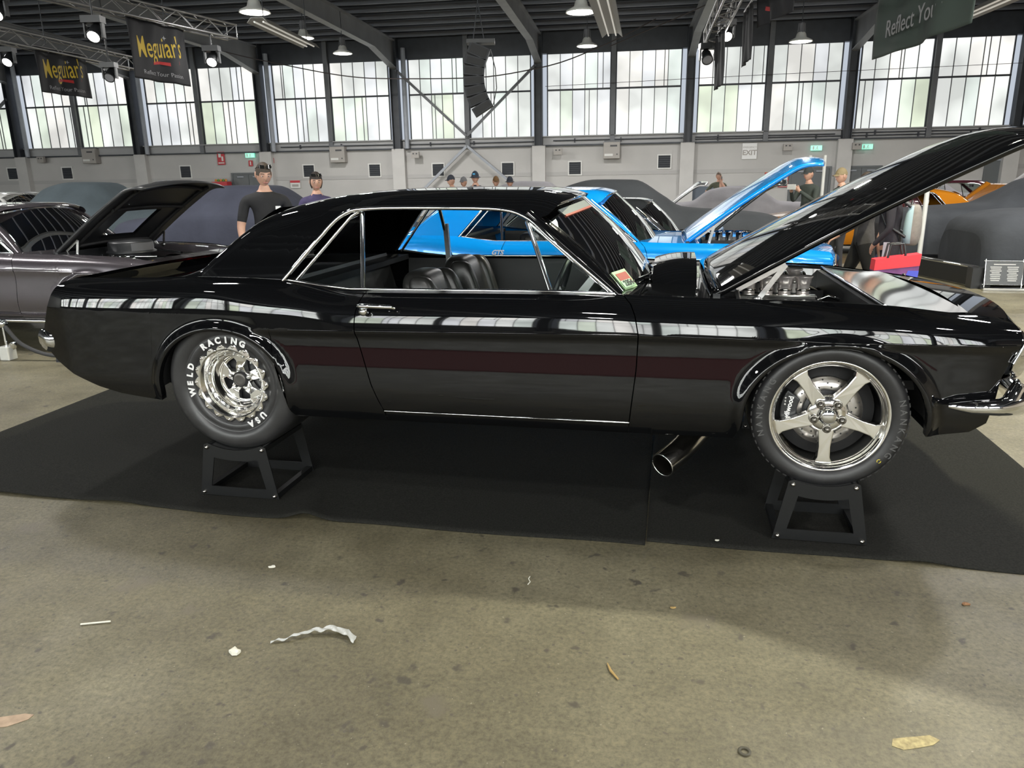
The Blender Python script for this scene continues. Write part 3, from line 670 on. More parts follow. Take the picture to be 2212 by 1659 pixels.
    for sy in (-.36, .36):
        def puff(c, d, e, lean_=0.0):
            def f(u, w):
                th, ph = 2*PI*u, PI*w; sp = lambda v, q: math.copysign(abs(v)**q, v)
                x, y, z = d[0]*sp(math.cos(th), e)*math.sin(ph)**e, d[1]*sp(math.sin(th), e)*math.sin(ph)**e, d[2]*sp(math.cos(ph), e)
                return (c[0]+x-lean_*z, c[1]+y, c[2]+z)
            return f
        bk = MB().grid(puff((-.47, sy, .86), (.085, .235, .235), .55, .28), 36, 24).build('seat', seat, T)
        MB().grid(puff((-.20, sy, .68), (.26, .24, .075), .5), 32, 16).build('seat_cushion', seat, bk)
        for q in (-1, 1): MB().grid(puff((-.43, sy+q*.19, .88), (.075, .055, .20), .6, .28), 20, 16).build('seat_bolster', seat, bk)
    MB().box((-1.12, 0, .86), (.16, 1.2, .42), 0, -.25).build('rear_seat', seat, T)
    sw = MB().tube([(.16+.17*math.cos(a*PI/12)*.35, -.36+.18*math.sin(a*PI/12), .98+.17*math.cos(a*PI/12)) for a in range(25)], .014, 8, caps=False).bar((.16, -.54, .98), (.16, -.18, .98), .03, .02).bar((.16, -.36, .98), (.30, -.36, .94), .04, .04)
    sw.build('steering_wheel', satin_black, T)
    MB().box((.10, .02, 1.33), (.03, .22, .06)).build('interior_mirror', satin_black, T)
    # ---- bonnet and engine bay
    hx, hz = .875, 1.035
    ang, ln = (math.radians(hood[0]), hood[1]) if hood else (0, 1.17)
    def hood_pt(u, w, th=0.0):
        a = 2*w-1; l = u*ln; s_ = (l/ln)
        crown = .030*(1-a*a)*min(1, (1-u)*8) + .018*math.sin(PI*min(1, u*1.05))
        lip = -.085*max(0, (u-.82)/.18)**2.2
        lx = l+.10*(1-a*a)*sstep(.6, 1, u); n = crown+lip+th
        if not hood: n = ZT(hx+lx*1.0)-hz+.03*(1-a*a)
        y = a*(.70-.03*u)
        return (hx+lx*math.cos(ang)-n*math.sin(ang), y, hz+lx*math.sin(ang)+n*math.cos(ang))
    hd = MB().grid(lambda u, w: hood_pt(u, w), 26, 26)
    if hood:
        hd.grid(lambda u, w: hood_pt(u, w, -.028), 26, 26)
        for ww in (0, 1): hd.grid(lambda u, w: hood_pt(u, ww, -.028*w), 26, 1)
        for uu in (0, 1): hd.grid(lambda u, w: hood_pt(uu, u, -.028*w), 26, 1)
    if hole:
        u0, u1, w0, w1 = hole; nq = 26*26; keep = []
        for i, q in enumerate(hd.f):
            if i < 2*nq:
                cu, cw = ((i % nq)//26+.5)/26, ((i % nq) % 26+.5)/26
                if u0 < cu < u1 and w0 < cw < w1: continue
            keep.append(q)
        hd.f = keep; hd.sm = [True]*len(keep)
    ho = hd.build('bonnet', hood_mat or paint, T, fix=True)
    if hood:
        rib = MB()
        for a in ((.12, .88) if hole else (.12, .5, .88)): rib.tube([hood_pt(u/10, a, -.04) for u in range(1, 10)], .018, 6)
        for u in ((.10, .60, .85) if hole else (.12, .45, .85)): rib.tube([hood_pt(u, w/10, -.04) for w in range(1, 10)], .018, 6)
        rib.build('bonnet_bracing', matte_black, ho)
        if full: MB().bar(hood_pt(.90, .62, -.04), Vector(hood_pt(.90, .62, -.04))+Vector((.035, 0, -.10)), .02, .03).build('bonnet_catch', satin_black, ho)
        for sd in (-1, 1):
            st = MB()
            p0 = hood_pt(.22, .5+sd*.46, -.05); p1 = (1.075, sd*.64, 1.005); p2 = (.98, sd*.66, .985); p3 = hood_pt(.07, .5+sd*.46, -.05)
            st.bar(p0, p1, .008, .022); st.bar(p1, p2, .008, .020); st.bar(p3, p0, .008, .018); st.bar(p3, (1.0, sd*.655, 1.0), .008, .018)
            st.lathe([(0, -.012), (.02, -.012), (.02, .012), (0, .012)], 12, p1, 'Y')
            st.build('bonnet_hinge', brushed, T)
        # bay
        MB().box((1.30, 0, .66), (1.0, 1.36, .04)).build('bay_floor', matte_black, T)
        MB().box((.90, 0, .86), (.03, 1.40, .36)).build('firewall', satin_black, T)
        for sd in (-1, 1):
            fl = MB().grid(lambda u, w: ((x := .87+1.02*u), sd*((Wf(x)-.137)+(.64-(Wf(x)-.137))*w), ZT(x)-.004-.012*w*w), 20, 4)
            fl.grid(lambda u, w: (.87+1.02*u, sd*(.64-.06*w), ZT(.87+1.02*u)-.016-.36*w), 20, 4); fl.build('inner_fender', paint, T)
        if full:
            rc = MB().grid(lambda u, w: (1.575+.315*u+.06*u*(1-(2*w-1)**2), (-1+2*w)*(.70), ZT(1.575+.315*u)-.008+.012*u-.010*math.sin(PI*u)), 12, 24)
            rc.build('radiator_cover', P('mirror_panel', (.88, .88, .90), .09, 1.0), T)
            MB().tube([(1.575, -.70, 1.0), (1.575, .70, 1.0)], .007, 8).build('cover_edge', chrome, T)
            MB().box((1.56, 0, .85), (.04, 1.3, .28)).build('radiator', satin_black, T)
        MB().box((1.20, 0, .78), (.50, .52, .24)).build('engine_block', satin_black, T)
    else:
        pass
    # ---- nose top between bonnet and fascia
    MB().grid(lambda u, w: ((x := 1.875+.165*u)+.06*(1-(2*w-1)**2)*(1-u)+.12*u*(1-(2*w-1)**2), (-1+2*w)*(Wf(x)-.13), ZT(x)-.004+.014*(1-(2*w-1)**2)*(1-.6*u)), 10, 24).build('nose_panel', paint, T)
    return T
main_car = build_car('muscle_coupe', 'glossy black two door coupe with open bonnet on wheel stands, in front', CO, CA, black_paint, hood=(28.0, 1.50), full=True)

# ------------------------------------------------------------------ wheels of the black coupe (hub at the origin, outer face towards -y)
def copy_tree(o, parent):
    c = o.copy(); COL.objects.link(c); c.parent = parent
    for ch in list(o.children): copy_tree(ch, c)
    return c
def ring_text(s, r, a0, step, size, mat, parent, y, flip=False, bold=.0, shear=0.0):
    """letters standing on a circle round the hub; a0 = angle of the first letter in degrees, seen from outside"""
    for i, ch in enumerate(s):
        if ch == ' ': continue
        a = math.radians(a0-step*i) if not flip else math.radians(a0+step*i)
        rad = Vector((math.cos(a), 0, math.sin(a))); tang = Vector((math.sin(a), 0, -math.cos(a)))
        if flip: rad, tang = rad, tang
        ex, ey = (tang, rad) if not flip else (-tang, -rad)
        text('lettering', ch, size, mat, parent, M3(rad*r + Vector((0, y, 0)), ex, ey), .0006, shear, bold)
def front_wheel():
    w = MB()
    w.lathe([(.205, .20), (.212, .06), (.208, .035), (.215, .02), (.222, .012), (.222, .006), (.232, -.002), (.240, -.004), (.242, .004), (.238, .03), (.215, .05), (.212, .20)], 64)
    w = w.build('wheel', polished, main_car)
    t = MB().lathe([(.232, .008), (.240, -.008), (.252, -.014), (.270, -.020), (.288, -.018), (.302, -.006), (.310, .010), (.314, .03), (.3155, .10), (.3155, .13), (.314, .20), (.308, .222), (.290, .240), (.262, .238), (.236, .222), (.225, .20), (.225, .03)], 72)
    tyre = t.build('tyre', rubber, w)
    gr = MB()
    for y in (.06, .10, .14, .18): gr.lathe([(.3162, y-.006), (.3135, y), (.3162, y+.006)], 60)
    bl = MB()
    for k in range(60):
        a = 2*PI*k/60; bl.box((.3088*math.cos(a), .016, .3088*math.sin(a)), (.005, .028, .018), 0, -a)
    bl.build('tread_blocks', rubber, w)
    # five spokes
    for k in range(5):
        a = math.radians(-90+72*k); R = Matrix.Rotation(-a, 4, 'Y'); m = MB()
        poly = [(.035, -.036), (.075, -.030), (.14, -.0235), (.19, -.026), (.212, -.037), (.212, .037), (.19, .026), (.14, .0235), (.075, .030), (.035, .036)]
        yo = lambda r: .012+.022*max(0, 1-r/.20)*0 + (.020 if r < .06 else .018 if r < .1 else .016)
        n = len(poly); v = [(x, yo(x), z) for x, z in poly] + [(x, yo(x)+.030, z*1.12) for x, z in poly]
        m.add(v, [tuple(range(n)), tuple(range(n, 2*n))[::-1]] + [(i, (i+1) % n, n+(i+1) % n, n+i) for i in range(n)])
        m.v = [tuple(R @ Vector(p)) for p in m.v]; bev(m.build('spoke', polished, w, fix=True), .004, 2)
        b = a+math.radians(36); lx, lz = .058*math.cos(a), .058*math.sin(a)
        MB().lathe([(0, .000), (.008, .0), (.010, .006), (.010, .03)], 6, (lx, .0, lz)).lathe([(.010, .018), (.017, .014), (.019, .022), (.019, .03)], 16, (lx, 0, lz)).build('lug_nut', P('lug_dark', (.25, .24, .22), .25, 1.0), w)
    MB().lathe([(0, .026), (.045, .026), (.080, .032), (.084, .05)], 40).build('hub', polished, w)
    MB().lathe([(0, -.006), (.026, -.006), (.031, .0), (.034, .006), (.038, .012), (.044, .026)], 40).build('centre_cap', chrome, w)
    d = MB().lathe([(.075, .095), (.082, .090), (.150, .090), (.150, .110), (.082, .110)], 60).build('brake_disc', P('disc_steel', (.52, .50, .48), .30, 1.0, noise=(25, .1)), w)
    for k in range(40):
        a = 2*PI*k/40; rr = (.105, .122, .138)[k % 3]
        MB().lathe([(0, -.0006), (.0038, -.0006)], 8, (rr*math.cos(a), .0895, rr*math.sin(a))).build('drill_hole', matte_black, d)
    MB().lathe([(0, .060), (.055, .060), (.060, .075), (.088, .085), (.092, .088)], 40).build('disc_hat', satin_black, w)
    MB().lathe([(0, .048), (.044, .048), (.050, .060)], 32).build('hub_flange', brushed, w)
    MB().lathe([(0, .115), (.20, .115), (.205, .20)], 40).build('backing_plate', matte_black, w)
    cal = MB(); pol = []
    for a in range(150, 216, 6): pol.append((.185*math.cos(math.radians(a)), .185*math.sin(math.radians(a))))
    for a in range(214, 149, -6): pol.append((.118*math.cos(math.radians(a)), .118*math.sin(math.radians(a))))
    cal.prism(pol, .062, .125); c = bev(cal.build('brake_caliper', satin_black, w, fix=True), .006, 2)
    text('lettering', 'wilwood', .030, white_print, c, M3((-.152, .0605, .015), (.18, 0, 1), (-1, 0, .18)), .0006, 0, .0008)
    for z in (.030, .044, .058): MB().lathe([(0, -.003), (.0045, -.002), (.0055, .003)], 10, (-.168, .060, z)).build('bleed_screw', brushed, c)
    ring_text('NANKANG', .278, 196, 8.0, .036, grey_print, tyre, -.0205, bold=.0006)
    ring_text('NANKANG', .278, 16, 8.0, .036, grey_print, tyre, -.0205, bold=.0006)
    MB().lathe([(.006, -.001), (.009, -.001)], 12, (.205, -.0185, -.175)).build('yellow_mark', P('tyre_yellow', (.5, .42, .03), .6), tyre)
    return w
fw = front_wheel(); fw.location = (1.368, -.862, .558)
fw2 = copy_tree(fw, main_car); fw2.location = (1.368, .862, .558); fw2.rotation_euler.z = PI
def rear_wheel():
    w = MB(); N = 18; Rt_, n = [], 180
    # toothed bead lock ring
    prof_o = []
    for k in range(n):
        a = 2*PI*k/n; tooth = .5+.5*math.cos(N*a); prof_o.append(.178+.019*tooth**.6)
    v = []
    for k in range(n):
        a = 2*PI*k/n; c, s_ = math.cos(a), math.sin(a)
        for r, y in ((prof_o[k], .014), (prof_o[k], -.004), (prof_o[k]-.004, -.007), (.172, -.008), (.166, -.004)): v.append((r*c, y, r*s_))
    w.add(v, [(k*5+j, ((k+1) % n)*5+j, ((k+1) % n)*5+j+1, k*5+j+1) for k in range(n) for j in range(4)], False)
    w.lathe([(.166, -.004), (.160, .004), (.152, .016), (.146, .030), (.146, .034), (.140, .036), (.134, .040), (.128, .060), (.124, .085), (.121, .10), (.115, .104), (.108, .105)], 64)
    w = w.build('wheel', polished, main_car)
    MB().lathe([(.150, .03), (.146, .30)], 48).build('barrel', brushed, w)
    for k in range(N):
        a = 2*PI*k/N
        MB().lathe([(0, -.0125), (.0055, -.0125), (.0065, -.010), (.0065, -.004)], 8, (.187*math.cos(a), 0, .187*math.sin(a))).build('ring_bolt', steel, w)
        MB().lathe([(0, .0265), (.0045, .0265), (.0055, .029), (.0055, .04)], 8, (.1385*math.cos(a+.1), 0, .1385*math.sin(a+.1))).build('rim_bolt', brushed, w)
    # recessed centre with five windows
    for k in range(5):
        a = math.radians(90+72*k); R = Matrix.Rotation(-a, 4, 'Y'); m = MB()
        poly = [(.03, -.026), (.06, -.022), (.085, -.024), (.112, -.046), (.112, .046), (.085, .024), (.06, .022), (.03, .026)]; q = len(poly)
        vv = [(x, .100-(.012 if x < .07 else 0), z) for x, z in poly] + [(x, .125, z) for x, z in poly]
        m.add(vv, [tuple(range(q)), tuple(range(q, 2*q))[::-1]] + [(i, (i+1) % q, q+(i+1) % q, q+i) for i in range(q)])
        m.v = [tuple(R @ Vector(p)) for p in m.v]; bev(m.build('spoke', polished, w, fix=True), .003, 2)
        MB().lathe([(0, .066), (.009, .066), (.0105, .072), (.0105, .095)], 6, (.052*math.cos(a), 0, .052*math.sin(a))).build('lug_nut', brushed, w)
    MB().lathe([(0, .135), (.11, .135), (.146, .15)], 32).build('brake_drum', P('drum_dark', (.02, .02, .022), .4), w)
    MB().box((-.078, .118, .02), (.030, .012, .052)).build('rear_caliper', satin_black, w)
    MB().lathe([(0, .070), (.018, .070), (.030, .068), (.034, .072), (.036, .095)], 32).build('centre_cap', P('cap_grey', (.10, .095, .09), .35, .6), w)
    MB().lathe([(.034, .069), (.039, .073), (.039, .095)], 32).build('cap_ring', matte_black, w)
    t = MB().lathe([(.196, .012), (.200, -.003), (.235, -.008), (.240, -.004), (.246, -.010), (.270, -.020), (.300, -.022), (.322, -.010), (.336, .012), (.343, .035), (.345, .10), (.345, .24), (.343, .31), (.334, .334), (.310, .352), (.27, .35), (.215, .33), (.175, .30), (.175, .02)], 80)
    tyre = t.build('tyre', slick, w)
    MB().lathe([(.172, .010), (.197, .004), (.236, -.0085)], 64).build('black_band', matte_black, w)
    ring_text('WELD', .216, 193, 11.5, .042, white_print, tyre, -.0100, bold=.0022)
    ring_text('RACING', .216, 124, 11.5, .042, white_print, tyre, -.0100, bold=.0022)
    ring_text('USA', .216, -44, 11.0, .042, white_print, tyre, -.0100, bold=.0022)
    return w
rw = rear_wheel(); rw.location = (-1.365, -.858, .592)
rw2 = copy_tree(rw, main_car); rw2.location = (-1.365, .858, .592); rw2.rotation_euler.z = PI
# exhaust: side exit pipe
ex = MB(); pth = along([(.93, -.42, .40), (.86, -.58, .375), (.77, -.74, .325), (.70, -.835, .292)])
ex.tube([pth(i/16) for i in range(17)], .057, 28, caps=False); ex.tube([pth(1-i/16) for i in range(17)], .053, 28, caps=False)
ex.build('exhaust_pipe', steel, main_car)
c1 = pth(1); d1 = Vector(pth(1))-Vector(pth(.9)); d1.normalize()
rg = MB(); up = Vector((0, 0, 1)); ux = d1.cross(up).normalized(); uy = ux.cross(d1)
rg.tube([Vector(c1)+(ux*math.cos(2*PI*k/28)+uy*math.sin(2*PI*k/28))*.055 for k in range(29)], .0035, 6, caps=False).build('exhaust_lip', chrome, main_car)
MB().tube([(.60, -.62, .42), (.66, -.62, .41), (.80, -.58, .40)], .05, 16).build('exhaust_flange', steel, main_car)
# raised cowl scoop behind the bonnet, wipers, stickers, engine
def hump(u, w):
    a = 2*w-1; x = .62+.205*u; h = .115*(1-abs(a)**5)*(.62+.38*math.sin(min(1, .25+u)*PI/2))
    return (x-.06*a*a*0, a*.40, 1.022+h)
hm = MB().grid(hump, 14, 30); hm.add([hump(1, w/30) for w in range(31)]+[(.825, (-1+2*w/30)*.40, 1.0) for w in range(31)], [(i, i+1, 32+i, 31+i) for i in range(30)])
hm.add([hump(0, w/30) for w in range(31)]+[(.60, (-1+2*w/30)*.40, 1.02) for w in range(31)], [(i, i+1, 32+i, 31+i) for i in range(30)], True)
hm.build('cowl_scoop', black_paint, main_car)
for z in (1.055, 1.085): MB().bar((.828, -.37, z), (.828, .37, z), .004, .004).build('scoop_louvre', brushed, main_car)
for sy in (-.40, .12):
    wp = MB().tube([(.60, sy+.14, 1.045), (.585, sy+.02, 1.06), (.565, sy-.16, 1.085)], .006, 6); wp.bar((.545, sy-.28, 1.088), (.60, sy+.02, 1.078), .008, .012); wp.build('wiper', chrome, main_car)
MB().lathe([(0, .03), (.018, .028), (.022, 0)], 12, (.60, -.26, 1.035), 'Z').build('wiper_pivot', chrome, main_car)
def ws_pt(u, w):
    a = abs(2*w-1); y = (2*w-1)*(.665-.10*u); bx = .500+.135*(1-a**2.4); tx = .085+.150*(1-a**2.4)
    return Vector((bx+(tx-bx)*u + .03*math.sin(PI*u), y, 1.022+(1.382+.062*(1-a**2.2)-1.022)*u))
def screen_sticker(u0, u1, w0, w1, nm, mat, off=.003):
    m = MB()
    def f(u, w):
        p = ws_pt(u0+(u1-u0)*u, w0+(w1-w0)*w); return p+Vector((.65, 0, .76))*off
    m.grid(f, 6, 6); return m.build(nm, mat, main_car)
screen_sticker(.045, .245, .030, .125, 'permit_label', P('label_green', (.40, .62, .34), .6))
screen_sticker(.115, .215, .040, .115, 'label_red_band', P('label_red', (.36, .07, .04), .6), .005)
screen_sticker(.055, .135, .034, .105, 'label_number_box', P('label_pale', (.45, .66, .45), .6), .007)
pA, pB, pC = ws_pt(.095, .045), ws_pt(.095, .10), ws_pt(.14, .07)
text('label_number', '2354', .042, matte_black, main_car, M3((pA+pB)/2+Vector((.65, 0, .76))*.010, pB-pA, pC-(pA+pB)/2), .0004, 0, .001)
screen_sticker(.88, .945, .10, .40, 'sun_strip', P('strip_pale', (.17, .20, .19), .6))
screen_sticker(.865, .882, .10, .40, 'strip_red_line', P('label_red', (.36, .07, .04), .6), .005)
# engine: eight velocity stacks, loops and fuel rails
for i in range(4):
    x = 1.085+.085*i
    for sy in (-1, 1):
        st = MB().lathe([(.030, -.02), (.030, .055), (.031, .058), (.031, .064), (.036, .068), (.036, .088), (.044, .100), (.043, .103), (.034, .090)], 24, (x, sy*.15, .950), 'Z').build('velocity_stack', P('stack_alloy', (.80, .74, .72), .28, .75), main_car)
        MB().lathe([(.0315, .03), (.034, .032), (.034, .040), (.0315, .042)], 20, (x, sy*.15, .950), 'Z').build('hose_clamp', steel, st)
    MB().tube([(x+.02, .10*math.cos(a*PI/12), .995+.055*math.sin(a*PI/12)) for a in range(13)], .009, 8).build('crossover_pipe', chrome, main_car)
for sy in (-1, 1):
    r = bev(MB().box((1.215, sy*.21, .955), (.36, .035, .030)).build('fuel_rail', polished, main_car), .008, 2)
    for i in range(4): MB().lathe([(0, -.012), (.011, -.012), (.013, .0), (.013, .012)], 12, (1.085+.085*i, sy*.225, .925), 'Y').build('injector', brushed, main_car)
    MB().box((1.215, sy*.22, .89), (.44, .10, .07)).build('rocker_cover', satin_black, main_car)
MB().tube([(1.42, -.12, .93), (1.46, -.14, .955), (1.52, -.10, .93)], .008, 8).build('radiator_hose', chrome, main_car)

# ------------------------------------------------------------------ four wheel stands
stand_mat = P('stand_powder_coat', (.007, .0075, .008), .45, spec=.35, noise=(60, .1))
def stand(x, y, wb, wt, cup_r, h, depth, label):
    t = thing('wheel_stand', label, 'wheel stand', CW(x, y, .012), CA, 'wheel stands under the black coupe')
    def plate(n=10):
        o = [(-wb/2, 0), (wb/2, 0), (wt/2, h)]
        for k in range(n+1):
            xx = wt/2*.86*(1-2*k/n); dz_ = math.sqrt(cup_r**2-xx**2); o.append((xx, h+.02-(dz_-math.sqrt(cup_r**2-(wt/2*.86)**2))-.012))
        o.append((-wt/2, h)); return o
    outer = plate(); inner = [(-wb/2*.70, .048), (wb/2*.70, .048), (wt/2*.70, h-.065)] + [(wt/2*.70*(1-2*k/8), h-.065-.012*(1-(1-2*k/8)**2)) for k in range(1, 8)] + [(-wt/2*.70, h-.065)]
    for yy in (-depth/2, depth/2):
        bm = bmesh.new(); vo = [bm.verts.new((a, yy, b)) for a, b in outer]; vi = [bm.verts.new((a, yy, b)) for a, b in inner]
        eo = [bm.edges.new((vo[i], vo[(i+1) % len(vo)])) for i in range(len(vo))]; ei = [bm.edges.new((vi[i], vi[(i+1) % len(vi)])) for i in range(len(vi))]
        bmesh.ops.triangle_fill(bm, edges=eo+ei, use_beauty=True)
        me = bpy.data.meshes.new('side_plate'); bm.to_mesh(me); bm.free(); me.materials.append(stand_mat)
        po = link('side_plate', me, t); so = po.modifiers.new('s', 'SOLIDIFY'); so.thickness = .006; so.offset = 0
        for px, pz in ((-wb/2+.022, .016), (wb/2-.022, .016), (-wt/2+.018, h-.012), (wt/2-.018, h-.012)):
            s_ = -1 if yy < 0 else 1
            MB().lathe([(0, s_*.016), (.006, s_*.015), (.010, s_*.010), (.0115, s_*.003), (.0115, 0)], 12, (px, yy, pz)).build('bolt', steel, po)
    for sx in (-1, 1):
        MB().bar((sx*(wb/2-.022), -depth/2, .016), (sx*(wb/2-.022), depth/2, .016), .03, .026).build('cross_bar', stand_mat, t)
        MB().bar((sx*(wt/2-.018), -depth/2, h-.012), (sx*(wt/2-.018), depth/2, h-.012), .03, .024).build('cross_bar', stand_mat, t)
    MB().grid(lambda u, w: ((-1+2*u)*wt/2*.9, (-1+2*w)*depth/2, h+.004-(math.sqrt(cup_r**2-((-1+2*u)*wt/2*.9)**2)-math.sqrt(cup_r**2-(wt/2*.9)**2))), 12, 1).build('tyre_cradle', stand_mat, t).modifiers.new('s', 'SOLIDIFY').thickness = .006
    return t
stand(1.368, -.75, .385, .285, .33, .268, .30, 'black wheel stand under the front wheel nearest the viewer')
stand(-1.370, -.70, .430, .335, .36, .268, .38, 'black wheel stand under the rear wheel with white lettering')
stand(1.368, .75, .385, .285, .33, .268, .30, 'black wheel stand under the far front wheel')
stand(-1.370, .70, .430, .335, .36, .268, .38, 'black wheel stand under the far rear wheel')

# ------------------------------------------------------------------ carpet
carpet_mat = P('black_carpet', (.0190, .0190, .0165), .95, spec=.15, noise=(120, .35), bump=(350, .4))
def carpet_piece(label, x0, x1, y0, y1, nx, wav, seed):
    rng = random.Random(seed); ph = [rng.uniform(0, 6) for _ in range(6)]
    def f(u, w):
        x = x0+(x1-x0)*u; y = y0+(y1-y0)*w + (.012*math.sin(x*2.1+ph[0])+.008*math.sin(x*5.3+ph[1]))*(1-w)
        z = .006
        for c, s_, h in wav: z += h*math.exp(-((x-c+.25*(y-y0))/s_)**2)*math.exp(-max(0, y-y0)/.45)
        z += .004*(1+math.sin(3.1*x+1.7*y+ph[2]))*(.5+.5*math.sin(1.3*x-2.2*y+ph[3]))
        return (x, y, z)
    o = MB().grid(f, nx, 60).build('carpet', carpet_mat, None, CO, CA); o.modifiers.new('s', 'SOLIDIFY').thickness = .006
    return tag(o, label, 'carpet', 'black carpet pieces under the coupe')
carpet_piece('black carpet under the rear and middle of the coupe, rippled front edge', -3.49, .64, -1.06, 1.25, 150, [(-.93, .085, .035), (-1.95, .12, .012), (-2.6, .2, .010)], 1)
carpet_piece('black carpet piece under the front wheels of the coupe', .645, 2.58, -1.02, 1.25, 80, [(1.75, .10, .012)], 2)

# ================================================================== other cars on show
def plain_wheels(T, dz, r=.335):
    for i, (x, nm) in enumerate(((1.375, 'f'), (-1.39, 'r'))):
        for sd in (-1, 1):
            c = (x, sd*.76, r-dz+.002)
            t = MB().lathe([(r*.66, -.10), (r*.9, -.108), (r*.985, -.085), (r, -.03), (r, .03), (r*.985, .085), (r*.9, .108), (r*.66, .10)], 32, c).build('tyre', rubber, T)
            m = MB().lathe([(r*.66, -.09*sd*-1), (r*.6, .05*sd), (0, .06*sd)], 24, c)
            for k in range(5):
                a = 2*PI*k/5; m.bar((c[0], c[1]+sd*.07, c[2]), (c[0]+r*.62*math.cos(a), c[1]+sd*.08, c[2]+r*.62*math.sin(a)), .05, .03)
            m.build('wheel_rim', brushed, t)
blue_paint = P('blue_metallic_paint', (.002, .27, .80), .22, .2, coat=1.0)
grey_paint = P('grey_brown_metallic_paint', (.085, .075, .085), .25, .5, coat=1.0)
blue = build_car('blue_coupe', 'bright metallic blue coupe with open bonnet behind the black car', CW(-.06, 3.30), CA, blue_paint, hood=(34.5, 1.22), dz=-.045)
plain_wheels(blue, -.045)
text('badge', 'GTS', .058, P('badge_bright', (.6, .62, .66), .3), blue, M3((-.71, -.912, .958), (1, 0, 0), (0, 0, 1)), .004, .3, .002)
grey = build_car('grey_coupe', 'dark grey brown coupe with raised bonnet at the left edge', CW(-5.90, 2.84), CA, grey_paint, hood=(34.5, 1.16), dz=-.12, hood_mat=satin_black, window_tint=tint_glass, hole=(.16, .54, .30, .70))
plain_wheels(grey, -.12)
MB().tube([(-.95, -.905, .42), (1.0, -.905, .42)], .022, 8).build('sill_trim', chrome, grey)
# round air cleaner and dressed engine of the grey coupe
MB().lathe([(0, .12), (.20, .12), (.215, .10), (.215, .03), (.235, .02), (.24, 0), (0, 0)], 32, (1.18, -.02, .98), 'Z').build('air_cleaner', satin_black, grey)
MB().grid(lambda u, w: (1.18+.20*math.cos(-.9+u*1.2)*1.09, -.02+.20*math.sin(-.9+u*1.2)*1.09, 1.0+.085*w), 10, 2).build('air_filter', P('filter_grey', (.10, .10, .11), .7), grey)
for sy in (-1, 1): MB().tube([(.95, sy*.55, .98), (1.25, sy*.35, .97), (1.6, sy*.2, .96)], .012, 8).build('stay_rod', chrome, grey)
for k in range(6): MB().lathe([(0, .03), (.022, .028), (.026, 0)], 12, (1.05+.1*k, -.46+.03*math.sin(k), .965), 'Z').build('filler_cap', chrome, grey)
# engine of the blue coupe
MB().box((1.25, 0, .96), (.42, .42, .10)).build('engine_cover', satin_black, blue)
for k in range(4): MB().lathe([(.030, 0), (.034, .09), (.042, .10), (.03, .08)], 14, (1.10+.09*k, -.12, .99), 'Z').build('velocity_stack', chrome, blue)
orange_paint = P('orange_paint', (.62, .22, .012), .15, .15, coat=1.0)
silver_paint = P('silver_paint', (.50, .50, .52), .22, .6, coat=1.0)
white_paint = P('white_paint', (.62, .62, .60), .2, coat=1.0)
maroon_paint = P('maroon_paint', (.09, .02, .03), .2, .3, coat=1.0)
dark_paint = P('charcoal_paint', (.02, .022, .025), .12, coat=1.0)
o = build_car('orange_coupe', 'orange coupe with its boot lid raised at the right', CW(4.75, 12.6), CA+PI, orange_paint, dz=-.24, trunk=.75); plain_wheels(o, -.24)
o = build_car('silver_coupe', 'silver car with opened bonnet just behind the blue bonnet', CW(-.45, 11.0), CA, silver_paint, hood=(38, 1.0), dz=-.22); plain_wheels(o, -.22)
o = build_car('black_coupe', 'second black car with raised bonnet and chrome engine, behind the blue coupe', CW(.22, 5.78), CA, dark_paint, hood=(40, 1.02), dz=-.20); plain_wheels(o, -.20)
for k in range(4): MB().lathe([(.034, 0), (.038, .10), (.046, .11), (.03, .09)], 14, (1.08+.10*k, -.14, .97), 'Z').build('velocity_stack', chrome, o)
bev(MB().box((1.23, -.22, .98), (.44, .05, .05)).build('rocker_cover', polished, o), .01)
o = build_car('white_coupe', 'white car with turquoise cabin far behind at the left edge', CW(-14.5, 11.6), CA, white_paint, dz=-.08, window_tint=glass('turquoise_glass', (.10, .45, .50))); plain_wheels(o, -.08)
o = build_car('charcoal_coupe', 'charcoal car with raised bonnet behind the big covered car at left', CW(-14.4, 14.8), CA, dark_paint, hood=(38, 1.0), dz=-.02); plain_wheels(o, -.02)
o = build_car('maroon_coupe', 'dark maroon car with raised bonnet at the far right edge', CW(8.1, 17.8), CA, maroon_paint, hood=(42, 1.0), dz=-.15); plain_wheels(o, -.15)

